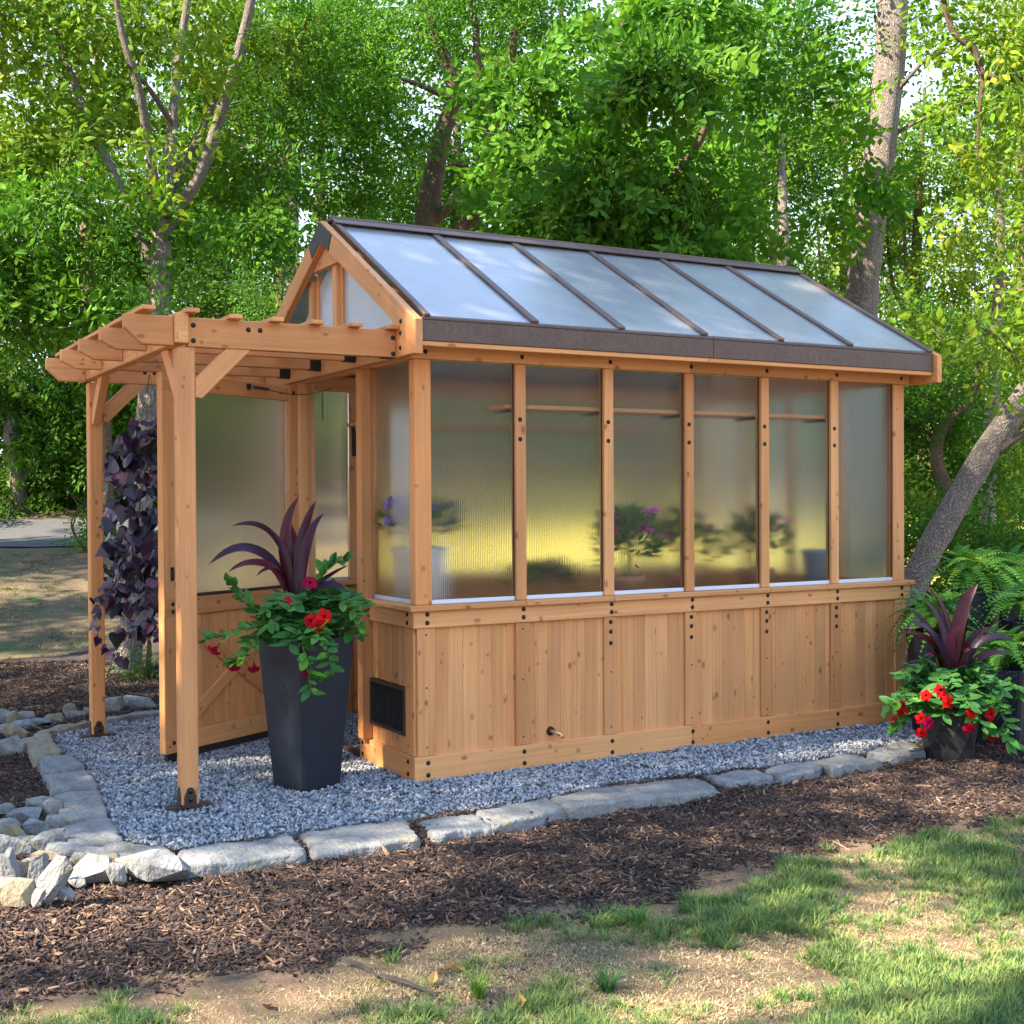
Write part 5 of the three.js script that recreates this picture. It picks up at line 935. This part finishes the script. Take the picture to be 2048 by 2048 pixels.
{ // T6: the leaning trunk at the right edge
  const d = 8.8, t = plant('slanting_tree', 'thick trunk slanting out of the ferns toward the right edge', at(1790, 1280, d));
  limb(t, 'trunk', path(d, [1772, 1330], [1802, 1235], [1840, 1140], [1892, 1042], [1948, 945], [2003, 858], [2066, 768], [2150, 620], [2210, 380], [2230, 50], [2240, -300]), [0.125, 0.105, 0.094, 0.090, 0.088, 0.086, 0.084, 0.08, 0.075, 0.06, 0.04], barkGrey);
  limb(t, 'limb', path(d, [1985, 912], [2020, 885, -0.1], [2060, 855, -0.2], [2120, 800, -0.4]), [0.032, 0.028, 0.026, 0.015], barkGrey);
  limb(t, 'limb', path(d, [2060, 770], [2030, 715, -0.2], [1990, 670, -0.4], [1950, 650, -0.5]), [0.02, 0.015, 0.01, 0.005], barkGrey);
  limb(t, 'limb', path(d, [2215, 330], [2120, 200, 0.1], [2020, 155, 0.1], [1968, 152, 0.1], [1948, 100, 0.1], [1905, 60, 0.1], [1880, -30, 0.1]), [0.05, 0.036, 0.03, 0.026, 0.024, 0.022, 0.018], barkBrown);
  limb(t, 'limb', path(d, [1966, 152, 0.1], [1958, 230, 0.1], [1955, 320, 0.1]), [0.02, 0.012, 0.006], barkBrown);
  crown(t, 'elm', 'elm', [blob(1985, 680, 8.4, 60, 34, 34), blob(2040, 90, 8.8, 70, 90, 60), blob(1960, 30, 8.9, 60, 50, 30), blob(2030, 250, 9.0, 60, 70, 44), blob(2030, 430, 8.9, 50, 60, 30), blob(2040, 570, 8.7, 40, 50, 26)]);
}
{ const d = 12, t = plant('slim_tree', 'slim grey trunk standing behind the slanting trunk', at(1966, 1150, d)); limb(t, 'trunk', path(d, [1962, 1170], [1968, 1080], [1974, 1000], [1980, 900], [1985, 780], [1996, 600], [2000, 380], [1990, 150]), [0.10, 0.085, 0.08, 0.075, 0.065, 0.055, 0.04, 0.02], barkGrey); limb(t, 'limb', path(d, [1988, 740], [1945, 690, 0.1], [1925, 640, 0.2]), [0.03, 0.025, 0.012], barkBrown); crown(t, 'small', 'elm', [blob(1960, 480, 12, 90, 90, 100), blob(2030, 330, 12, 70, 100, 80), blob(1930, 640, 11.8, 70, 60, 60), blob(1950, 200, 12.4, 80, 80, 60)]); }
{ const d = 10.4, t = plant('crooked_tree', 'dark crooked little trunk between wall and slanting trunk', at(1915, 1130, d)); limb(t, 'trunk', path(d, [1925, 1150], [1912, 1040], [1893, 975], [1874, 925], [1878, 870], [1912, 825], [1942, 800], [1962, 700], [1955, 640]), [0.07, 0.06, 0.055, 0.055, 0.052, 0.045, 0.035, 0.025, 0.012], barkBrown); crown(t, 'small', 'maple', [blob(1870, 780, 10.6, 80, 70, 110), blob(1940, 760, 10.2, 60, 50, 50), blob(1850, 900, 11, 60, 60, 80), blob(1960, 880, 10.9, 60, 50, 50)]); }

// the wood behind: each tree a trunk and crown
function woodTree(label, u, d, vTop, vBot, wpx, n, tone, kind = 'far', trunkR = 0.11, drop = 0) {
  const t = plant('woodland_tree', label, at(u, 1000, d), 'trees of the wood behind'), b = t.position, top = at(u, vTop, d);
  limb(t, 'trunk', [V(b.x, b.y - 0.1, b.z), V(b.x + rr(-0.1, 0.1), b.y + 1.5, b.z), V(b.x + rr(-0.3, 0.3), (b.y + top.y) / 2, b.z + rr(-0.2, 0.2)), V(top.x, top.y - 0.4, top.z)], [trunkR * 1.25, trunkR, trunkR * 0.8, 0.02], rnd() < 0.5 ? barkGrey : barkBrown);
  const cl = [], m = Math.max(5, Math.round(n / 70)), w = wpx * PX(d), hpx = vBot - vTop;
  for (let i = 0; i < m; i++) { const f = (i + rnd()) / m, sp = Math.sin(Math.PI * (0.12 + 0.8 * f)); cl.push([at(u + wpx * 0.62 * sp * rr(-1, 1), vTop + hpx * f, d + rr(-1, 1) * w * 0.5), w * rr(0.38, 0.55), hpx * PX(d) * rr(0.16, 0.24), w * 0.5, Math.round(1.35 * n / m)]); }
  for (let k = 0; k < 3; k++) { const c = pick(cl)[0]; limb(t, 'limb', [V(b.x, (b.y + c.y) / 2 + 0.2, b.z), c.clone().lerp(b, 0.3).setY((b.y + 2 * c.y) / 3), c], [trunkR * 0.4, trunkR * 0.3, 0.008], barkBrown); }
  crown(t, kind, tone, cl, 0.2);
}
seed(1010);
woodTree('dark tree beyond the driveway at the left picture edge', -40, 19, 420, 1075, 190, 620, 'maple');
woodTree('dark leafy tree beyond the driveway, left of the far post', 120, 20.5, 380, 1070, 180, 620, 'maple');
woodTree('dark green tree seen between the pergola posts', 300, 19.5, 420, 1060, 190, 600, 'maple');
woodTree('shadowy low tree in front of the left wood', 40, 18.6, 720, 1085, 170, 460, 'maple');
woodTree('shadowy low tree behind the hanging vine', 250, 18.8, 760, 1080, 150, 380, 'maple');
woodTree('tall green tree behind the forked tree', 210, 16.5, -120, 620, 260, 620, 'maple', 'small');
woodTree('tall green tree above the gable peak', 560, 15.5, -150, 640, 250, 700, 'maple', 'small');
woodTree('deep green tree left of the gable', 450, 17.5, 60, 800, 190, 560, 'maple');
woodTree('sunlit tree far behind the gable peak', 660, 20, -150, 560, 230, 520, 'linden');
woodTree('shaded tree behind the roof ridge', 920, 17, -120, 640, 260, 620, 'maple');
woodTree('bright tree behind the middle of the ridge', 1130, 19, -150, 640, 250, 560, 'linden');
woodTree('shaded tree behind the right half of the roof', 1430, 15.5, -140, 620, 190, 620, 'linden', 'small');
woodTree('dense tree left of the tall trunk', 1560, 17, 60, 760, 170, 560, 'maple');
woodTree('yellow green tree right of the tall trunk', 1850, 18.5, 120, 900, 180, 460, 'elm');
woodTree('yellow green tree at the right picture edge', 2040, 17.5, -60, 960, 170, 520, 'elm');
woodTree('sunlit tree behind the tall trunk', 1690, 21, 150, 860, 190, 440, 'elm');
woodTree('green tree close behind the far corner of the greenhouse', 1870, 14.5, 560, 1040, 150, 420, 'maple', 'small');
woodTree('sunlit young tree above the slanting trunk', 2010, 15, 480, 1020, 130, 360, 'elm', 'small');
for (const [u, d, v0, tone, label] of [[-150, 26, 120, 'maple', 'distant tree at the far left of the wood'], [120, 27, 60, 'linden', 'distant tree behind the forked tree crown'], [420, 27, 60, 'maple', 'distant tree behind the pergola'], [760, 28, 40, 'maple', 'distant tree left of the ridge tree'], [1030, 28, 100, 'linden', 'distant tree right of the ridge tree'], [1290, 27, 60, 'maple', 'distant tree behind the broad leaved tree'], [1540, 28, 180, 'maple', 'distant tree above the right end of the roof'], [1800, 29, 330, 'elm', 'distant tree right of the tall trunk'], [2080, 28, 130, 'linden', 'distant tree at the far right of the wood']])
  woodTree(label, u, d, v0, 940, 210, 560, tone);

for (const [u, d, v0, tone, label] of [[520, 26, 560, 'maple', 'rear low tree behind the doorway'], [760, 26, 540, 'elm', 'rear low tree behind the gable corner'], [980, 26.5, 560, 'elm', 'rear low tree behind the second pane'], [1200, 26, 540, 'elm', 'rear low tree behind the third stud'], [1430, 26.5, 560, 'elm', 'rear low tree behind the fifth pane'], [1650, 26, 560, 'elm', 'rear low tree behind the last pane'], [400, 22, 640, 'maple', 'low dense tree behind the open door'], [640, 23, 600, 'maple', 'low dense tree behind the gable wall'], [880, 22.5, 620, 'elm', 'low tree behind the first panes'], [1100, 23.5, 590, 'elm', 'low yellowish tree behind the third pane'], [1320, 22.5, 610, 'elm', 'low tree behind the fourth pane'], [1540, 23.5, 600, 'elm', 'low golden tree behind the last panes'], [1740, 23, 640, 'elm', 'low sunlit tree behind the far corner post']])
  woodTree(label, u, d, v0, 960, 190, 800, tone);
// undergrowth
function shrub(label, u, v, d, rpx, rpy, n, tone, kind = 'small') {
  const b = at(u, v, d), t = plant('shrub', label, b, 'undergrowth shrubs', 'shrub');
  for (let i = 0; i < 4; i++) mesh('stem', tube([V(rr(-0.05, 0.05), -0.02, rr(-0.05, 0.05)), V(rr(-0.2, 0.2), 0.35, rr(-0.2, 0.2)), V(rr(-0.4, 0.4), 0.8, rr(-0.3, 0.3))], [0.014, 0.01, 0.004], 6, 0.1, 0), barkBrown, t);
  crown(t, kind, tone, [[b, rpx * PX(d), rpy * PX(d), rpx * PX(d) * 0.8, n]], 0.1);
}
seed(1111);
shrub('dark shrub below the crooked trunk', 1880, 1070, 10.0, 80, 60, 120, 'maple'); shrub('dark green shrub behind the slanting trunk', 1990, 1090, 10.6, 90, 60, 130, 'maple'); shrub('low shrub at the right picture edge behind the ferns', 2070, 1110, 9.8, 70, 70, 110, 'maple');
shrub('sunlit shrub right of the far corner post', 1850, 1000, 12.2, 60, 60, 80, 'elm'); shrub('sunlit shrub between the two leaning trunks', 1930, 990, 13, 70, 60, 80, 'elm'); shrub('yellowish shrub at the right edge above the ferns', 2050, 960, 12.5, 60, 90, 90, 'elm');
shrub('small dark bush at the driveway edge beside the far post', 172, 1075, 15.2, 30, 40, 50, 'maple', 'tiny');
shrub('low weed at the foot of the forked tree', 300, 1345, 9.3, 22, 14, 14, 'linden', 'tiny');

// trees left of the frame: their crowns shade the greenhouse and fleck the mulch with sun
seed(1212);
function shadeTree(label, x, z, cx, cy, cz, rx, ry, rz, n, twigs, q = 0.75) {
  const t = thing('shade_tree', label, 'tree', [x, terrain(x, z) - 0.05, z], 0, 'shade trees beside the garden');
  limb(t, 'trunk', [V(x, -0.1, z), V(x + 0.1, 2, z), V(x + 0.3, 4.3, z), V(cx, cy + 0.5, cz)], [0.26, 0.2, 0.16, 0.06], barkGrey);
  const cl = []; for (let i = 0; i < n; i++) { const d = V(rr(-1, 1), rr(-1, 1), rr(-1, 1)); if (d.length() > 1) d.normalize(); cl.push([V(cx + d.x * rx, cy + d.y * ry, cz + d.z * rz), q, q * 0.73, q, twigs]); }
  for (let i = 0; i < 6; i++) limb(t, 'limb', [V(x + 0.25, 3.9, z), V((x + cx) / 2 + rr(-0.8, 0.8), cy - 1.4, (z + cz) / 2 + rr(-1, 1)), cl[i * 3][0]], [0.08, 0.05, 0.01], barkGrey);
  crown(t, 'shade', 'maple', cl);
}
shadeTree('large shade tree standing left of the picture', -8.6, -0.6, -7.0, 8.3, -1.85, 2.6, 3.3, 1.55, SHADE.n, SHADE.twigs);
shadeTree('thin crowned shade tree left of the picture, nearest the viewer', -9.2, 3.6, -7.4, 7.0, 2.3, 2.9, 1.8, 2.3, 19, 46, 0.48);
shadeTree('third shade tree left of the picture, at the driveway', -9.5, -13.0, -7.5, 7.5, -12.5, 3.0, 2.2, 3.2, 40, 44);
shadeTree('second shade tree left of the picture, nearer the wood', -9.0, -6.4, -7.8, 6.6, -5.9, 2.4, 1.5, 2.9, 24, 46);
// trees across the lawn behind the camera, mirrored in the panes
seed(1213);
[[-13, -3], [-8, -8], [-2, -10], [4, -9.5], [10, -6.5], [15, -2], [17, 3]].forEach(([r, d], i) => {
  const b = fr(r, d), t = thing('yard_tree', ['first', 'second', 'third', 'fourth', 'fifth', 'sixth', 'seventh'][i] + ' tree of the row across the lawn behind the viewer', 'tree', [b.x, terrain(b.x, b.z) - 0.05, b.z], 0, 'trees behind the viewer');
  limb(t, 'trunk', [V(b.x, -0.1, b.z), V(b.x, 2.5, b.z), V(b.x + 0.2, 6.0, b.z)], [0.24, 0.2, 0.05], barkGrey);
  const cl = []; for (let k = 0; k < 12; k++) { const q = V(rr(-1, 1), rr(-1, 1), rr(-1, 1)); if (q.length() > 1) q.normalize(); cl.push([V(b.x + q.x * 2.4, 4.4 + q.y * 2.4, b.z + q.z * 2.4), 1.0, 0.8, 1.0, 60]); }
  crown(t, 'far', i % 2 ? 'linden' : 'elm', cl);
});

// ---------------------------------------------------------------- gravel, mulch chips, grass
const instanced = (name, geo, mat, list, label, cat) => {
  const im = new THREE.InstancedMesh(geo, mat, list.length); im.name = unique(name); im.userData = { kind: 'stuff', label, category: cat };
  list.forEach(([p, q, s, c], i) => { im.setMatrixAt(i, mA.compose(p, q, s)); im.setColorAt(i, cA.setRGB(...c)); }); scene.add(im); return im;
};
const rq = () => new THREE.Quaternion().setFromEuler(new THREE.Euler(rr(0, 6.28), rr(0, 6.28), rr(0, 6.28)));
seed(1313);
{ // gravel pebbles
  const peb = s => { rnd = mulberry(s); const pts = []; for (let i = 0; i < 13; i++) { const v = V(rr(-1, 1), rr(-1, 1), rr(-1, 1)).normalize().multiplyScalar(rr(0.85, 1)); pts.push(V(v.x, v.y * 0.62, v.z * 0.8)); } return new ConvexGeometry(pts); };
  const mats = new THREE.MeshStandardMaterial({ color: col(1, 1, 1), roughness: 0.85 });
  const geos = [peb(1), peb(2), peb(3)]; seed(1314);
  const lists = [[], [], []], xs = padPoly.map(p => p[0]), zs = padPoly.map(p => p[1]), x0 = Math.min(...xs), x1 = Math.max(...xs), z0 = -2.4, z1 = Math.max(...zs);
  const tones = [[0.31, 0.335, 0.37], [0.39, 0.41, 0.45], [0.19, 0.21, 0.25], [0.54, 0.56, 0.60], [0.42, 0.40, 0.37], [0.13, 0.145, 0.18], [0.34, 0.365, 0.41], [0.54, 0.45, 0.33]];
  for (let i = 0; i < 90000; i++) {
    const x = rr(x0, x1), z = rr(z0, z1); if (!inPoly(padPoly, x, z)) continue; if (x > 0.03 && x < LEN && z < -0.03 && (z < -1.86 || x > 1.4)) continue;
    const r = rr(0.007, 0.0145), c = pick(tones.slice(0, rnd() < 0.08 ? 8 : 7)), f = rr(0.66, 1.02);
    lists[i % 3].push([V(x, 0.0 + rr(-0.004, 0.006) + 0.006 * noise2(x * 5, z * 5), z), rq(), V(r, r, r), c.map(a => a * f)]);
  }
  lists.forEach((l, i) => instanced('gravel', geos[i], mats, l, ['blue grey crushed gravel covering the pad under the pergola', 'paler crushed gravel pieces mixed through the pad', 'flat crushed gravel pieces mixed through the pad'][i], 'gravel'));
}
seed(1414);
{ // mulch chips: thin shredded splinters
  const chip = (l, w, h) => { const p = [[-l / 2, 0, -w * 0.2], [-l * 0.2, 0, -w / 2], [l * 0.35, 0, -w * 0.35], [l / 2, 0, 0], [l * 0.3, 0, w / 2], [-l * 0.25, 0, w * 0.4]], pts = []; for (const [x, , z] of p) { pts.push(V(x, rr(-0.3, 0.3) * h, z), V(x * 0.96, h + rr(-0.3, 0.3) * h, z * 0.9)); } return new ConvexGeometry(pts); };
  const geos = [chip(0.042, 0.006, 0.004), chip(0.026, 0.010, 0.004), chip(0.065, 0.005, 0.004)], lists = [[], [], []], m = new THREE.MeshStandardMaterial({ color: col(1, 1, 1), roughness: 0.95 });
  const tones = [[0.052, 0.031, 0.026], [0.034, 0.022, 0.020], [0.085, 0.048, 0.036], [0.062, 0.036, 0.029], [0.026, 0.019, 0.019], [0.16, 0.095, 0.060], [0.07, 0.036, 0.026], [0.24, 0.16, 0.11]];
  let n = 0; for (let i = 0; n < 190000 && i < 1500000; i++) {
    const near = rnd() < 0.85, p = near ? fr(rr(-2.6, 3.4), 3.1 + 4.6 * Math.pow(rnd(), 1.3)) : fr(rr(-4.5, -1.0), rr(6, 10)), x = p.x, z = p.z;
    if (Math.abs(rightOf(x, z)) > depthOf(x, z) * 0.45 + 0.3) continue;
    const jx = x + 0.10 * noise2(x * 2.2, z * 2.2), jz = z + 0.12 * noise2(x * 2.2 + 7, z * 2.2) + 0.09 * (rnd() - 0.5);
    if (!inPoly(mulchPoly, jx, jz) || inPoly(padPoly, x, z)) continue;
    const k = i % 3, s = rr(0.35, 1.0) * (rnd() < 0.05 ? 1.7 : 1), c = tones[Math.floor(Math.pow(rnd(), 1.4) * 8)], f = rr(0.75, 1.3);
    lists[k].push([V(x, mulchTop(x, z) - 0.003 + rr(0, 0.016), z), new THREE.Quaternion().setFromEuler(new THREE.Euler(rr(-0.5, 0.5), rr(0, 6.28), rr(-0.45, 0.45))), V(s, s * rr(0.6, 1.3), s * rr(0.7, 1.6)), c.map(a => a * f * 0.8)]); n++;
  }
  lists.forEach((l, i) => instanced('mulch_chip', geos[i], m, l, ['dark brown shredded bark mulch in the planting bed', 'short dark bark flakes in the mulch bed', 'long splinters of bark in the mulch bed'][i], 'mulch'));
}
seed(1515);
const bladeTuft = (n, h, spread, w) => { // arching blades
  const pos = [];
  for (let i = 0; i < n; i++) {
    const a = rr(0, 6.28), r0 = rr(0, 0.25) * spread, L = h * rr(0.5, 1.1), bend = rr(0.25, 1.0), dx = Math.cos(a), dz = Math.sin(a), sx = -dz, sz = dx, b = V(dx * r0, 0, dz * r0);
    const P = t => [b.x + dx * L * bend * t * t, L * t * (1 - 0.35 * bend * t), b.z + dz * L * bend * t * t], q = [0, 0.4, 0.75, 1].map(P), W = [w, w * 0.85, w * 0.55, 0];
    for (let k = 0; k < 3; k++) { const A = q[k], B = q[k + 1], wa = W[k] / 2, wb = W[k + 1] / 2; const p = [[A[0] - sx * wa, A[1], A[2] - sz * wa], [A[0] + sx * wa, A[1], A[2] + sz * wa], [B[0] + sx * wb, B[1], B[2] + sz * wb], [B[0] - sx * wb, B[1], B[2] - sz * wb]]; pos.push(...p[0], ...p[1], ...p[2]); if (wb > 0) pos.push(...p[0], ...p[2], ...p[3]); }
  }
  return flat(pos);
};
const grassMat = leafMat({ transmission: 0.3 });
{
  const geos = [bladeTuft(16, 0.06, 0.05, 0.0032), bladeTuft(11, 0.045, 0.07, 0.003), bladeTuft(9, 0.03, 0.10, 0.0028)], lists = [[], [], []];
  const green = [[0.115, 0.20, 0.062], [0.165, 0.25, 0.07], [0.085, 0.165, 0.055], [0.25, 0.30, 0.09]], dry = [[0.42, 0.34, 0.18], [0.34, 0.27, 0.14], [0.50, 0.42, 0.26], [0.30, 0.24, 0.13]];
  const bare = [gp(1480, 1960), gp(960, 1985), gp(760, 1960), gp(1180, 1930), gp(1560, 1905), gp(850, 1900)].map((p, i) => [p.x, p.z, [0.26, 0.16, 0.2, 0.13, 0.12, 0.12][i]]);
  for (let i = 0; i < 420000 && lists[0].length + lists[1].length + lists[2].length < 52000; i++) {
    const p = fr(rr(-2.2, 3.6), 2.9 + 3.6 * Math.pow(rnd(), 1.25)), x = p.x, z = p.z;
    if (Math.abs(rightOf(x, z)) > depthOf(x, z) * 0.44 + 0.2) continue;
    const e = 0.10 * noise2(x * 3, z * 3) + 0.05 * noise2(x * 9, z * 9); if (inPoly(mulchPoly, x, z + e - 0.05)) continue;
    let dens = 0.5 + 0.65 * noise2(x * 1.3 + 3, z * 1.3) + 0.4 * noise2(x * 5, z * 5); const rgt = rightOf(x, z) - (depthOf(x, z) - 4.4) * 0.2;
    dens += rgt > 0.35 ? 0.14 : rgt > -0.2 ? -0.14 : -0.34; dens += 0.25 * noise2(x * 14, z * 14); for (const [bx, bz, r] of bare) { const q = Math.hypot(x - bx, z - bz) / r + 0.45 * noise2(x * 4 + 2, z * 4) + 0.25 * noise2(x * 11, z * 11); if (q < 1.3) dens -= 1.6 * (1 - smooth(0.7, 1.3, q)); }
    const isDry = rnd() < (dens > 0.7 ? 0.58 : 0.74); if (rnd() > (isDry ? Math.max(0.22, dens + 0.35) : dens)) continue;
    const k = isDry ? 2 : dens > 0.55 ? (rnd() < 0.45 ? 0 : 1) : 1, s = rr(0.5, 1.1), c = pick(isDry ? dry : green), f = rr(0.8, 1.2);
    lists[k].push([V(x, terrain(x, z) - 0.003, z), new THREE.Quaternion().setFromEuler(new THREE.Euler(rr(-0.12, 0.12), rr(0, 6.28), rr(-0.12, 0.12))), V(s, s * (isDry ? 0.5 : 1), s), c.map(a => a * f)]);
  }
  // sparse grass on the ground behind
  for (let i = 0; i < 9000; i++) { const p = fr(rr(-6, 1), rr(8.8, 15)), x = p.x, z = p.z; if (inPoly(mulchPoly, x, z) || rnd() > 0.35 + 0.6 * noise2(x * 0.6, z * 0.6)) continue; const s = rr(0.9, 1.7), c = rnd() < 0.55 ? pick(dry) : pick(green); lists[1].push([V(x, terrain(x, z), z), new THREE.Quaternion().setFromAxisAngle(Y, rr(0, 6.28)), V(s * 1.4, s * 0.8, s * 1.4), c.map(a => a * 0.8)]); }
  lists.forEach((l, i) => instanced('grass', geos[i], grassMat, l, ['tufts of green lawn grass in the foreground', 'short thin lawn grass with bare soil between', 'dry straw coloured grass lying on the soil'][i], 'grass'));
  // crumbs of soil and bark scraps on the bare ground
  { const cr = new ConvexGeometry([[1, 0, 0], [-0.8, 0.2, 0.3], [0, 0.7, 0], [0.1, -0.5, 0.8], [-0.2, -0.3, -0.9], [0.5, 0.4, 0.5], [-0.5, 0.3, -0.5]].map(a => V(...a))), l = [], tones = [[0.22, 0.15, 0.09], [0.16, 0.11, 0.07], [0.29, 0.21, 0.14], [0.09, 0.06, 0.045], [0.36, 0.29, 0.2]];
    for (let i = 0; i < 60000 && l.length < 16000; i++) { const p = fr(rr(-2.2, 3.0), 2.9 + 2.6 * rnd()), x = p.x, z = p.z; if (Math.abs(rightOf(x, z)) > depthOf(x, z) * 0.44 + 0.1 || inPoly(mulchPoly, x, z - 0.05)) continue; if (noise2(x * 2, z * 2) + 0.6 * noise2(x * 7, z * 7) + rr(-0.7, 0.7) < -0.1) continue; const r = 0.002 + 0.006 * Math.pow(rnd(), 3); l.push([V(x, terrain(x, z) + r * 0.2, z), rq(), V(r, r, r * rr(0.8, 2.2)), pick(tones)]); }
    instanced('soil_crumb', cr, new THREE.MeshStandardMaterial({ roughness: 1 }), l, 'crumbs of tan soil and bark scraps on the bare lawn', 'soil'); }
  // single tufts that stand out
  const tuft = (u, v, s, c, label, g) => { const p = gp(u, v), t = mesh('grass_tuft', g, leafMat({ color: col(...c), transmission: 0.3 }), scene); t.position.set(p.x, terrain(p.x, p.z) - 0.004, p.z); t.scale.setScalar(s); tag(t, label, 'grass tuft', 'single tufts on bare soil'); };
  seed(1516);
  tuft(957, 2000, 1.5, [0.16, 0.27, 0.04], 'bright spiky grass tuft alone on bare soil near the bottom edge', bladeTuft(60, 0.075, 0.06, 0.0035));
  tuft(1215, 1985, 1.35, [0.05, 0.15, 0.04], 'dark green grass tuft right of the bright spiky tuft', bladeTuft(60, 0.06, 0.07, 0.0035));
  tuft(1275, 1850, 1.6, [0.06, 0.17, 0.045], 'tall grass tuft at the mulch edge below the long slab', bladeTuft(70, 0.06, 0.08, 0.0035));
  tuft(725, 2030, 1.3, [0.12, 0.2, 0.06], 'thin pale grass tuft at the bottom edge left of the bright tuft', bladeTuft(26, 0.06, 0.06, 0.003));
  tuft(785, 1925, 1.2, [0.09, 0.2, 0.04], 'sprawling grass tuft at the edge of the mulch', bladeTuft(30, 0.055, 0.07, 0.003));
}
seed(1616);
{ // fallen leaves and sticks
  const lg = (() => { const g = leafGeo(0.055, 0.03, 0.3, 0.35); g.rotateX(-Math.PI / 2); return g; })();
  const browns = [[0.30, 0.16, 0.07], [0.24, 0.10, 0.06], [0.42, 0.27, 0.10], [0.20, 0.09, 0.05]].map(c => leafMat({ color: col(...c), transmission: 0.15 }));
  for (const [u, v, s, label] of [[885, 1945, 1.0, 'curled tan leaf beside the bright tuft'], [860, 1975, 1.1, 'yellowish dry leaf left of the bright tuft'], [932, 1945, 0.8, 'small tan leaf behind the bright tuft'], [1040, 2018, 1.3, 'long orange leaf right of the bright tuft'], [1850, 2010, 1.2, 'pink brown leaf in the grass at lower right'], [530, 1998, 1.0, 'pale brown leaf at the lower left lawn edge'], [1065, 1624, 0.7, 'brown leaf scrap on the edging stone below the tap'], [985, 1640, 0.5, 'tiny red leaf scrap on the edging stone below the tap'], [1810, 1920, 0.7, 'small brown leaf in the right hand grass'], [1255, 2010, 0.6, 'red brown leaf right of the dark tuft']]) {
    const onStone = v < 1700, p = gp(u, v, onStone ? 0.045 : -0.045), m = mesh('fallen_leaf', lg, pick(browns), scene); m.position.copy(p); if (!onStone) m.position.y = terrain(p.x, p.z) + 0.012; m.rotation.y = rr(0, 6.28); m.scale.setScalar(s); tag(m, label, 'leaf', 'fallen leaves');
  }
  for (const [a, b, c, label] of [[[686, 1932], [722, 1945], [757, 1972], 'forked dead stick at the mulch edge'], [[760, 1968], [812, 1985], [875, 2015], 'long pale stick left of the bright tuft'], [[560, 1745], [585, 1770], [600, 1812], 'bark strip standing out on the left mulch']]) {
    const pts = [a, b, c].map(([u, v]) => { const p = gp(u, v); p.y = terrain(p.x, p.z) + 0.022; return p; }); tag(mesh('dead_stick', tube(pts, [0.007, 0.006, 0.003], 7, 0.03, 0.2), barkGrey, scene), label, 'stick', 'dead sticks');
  }
}
scene.traverse(o => { if (o.isMesh) { o.castShadow = true; o.receiveShadow = true; } });
renderer.render(scene, camera);
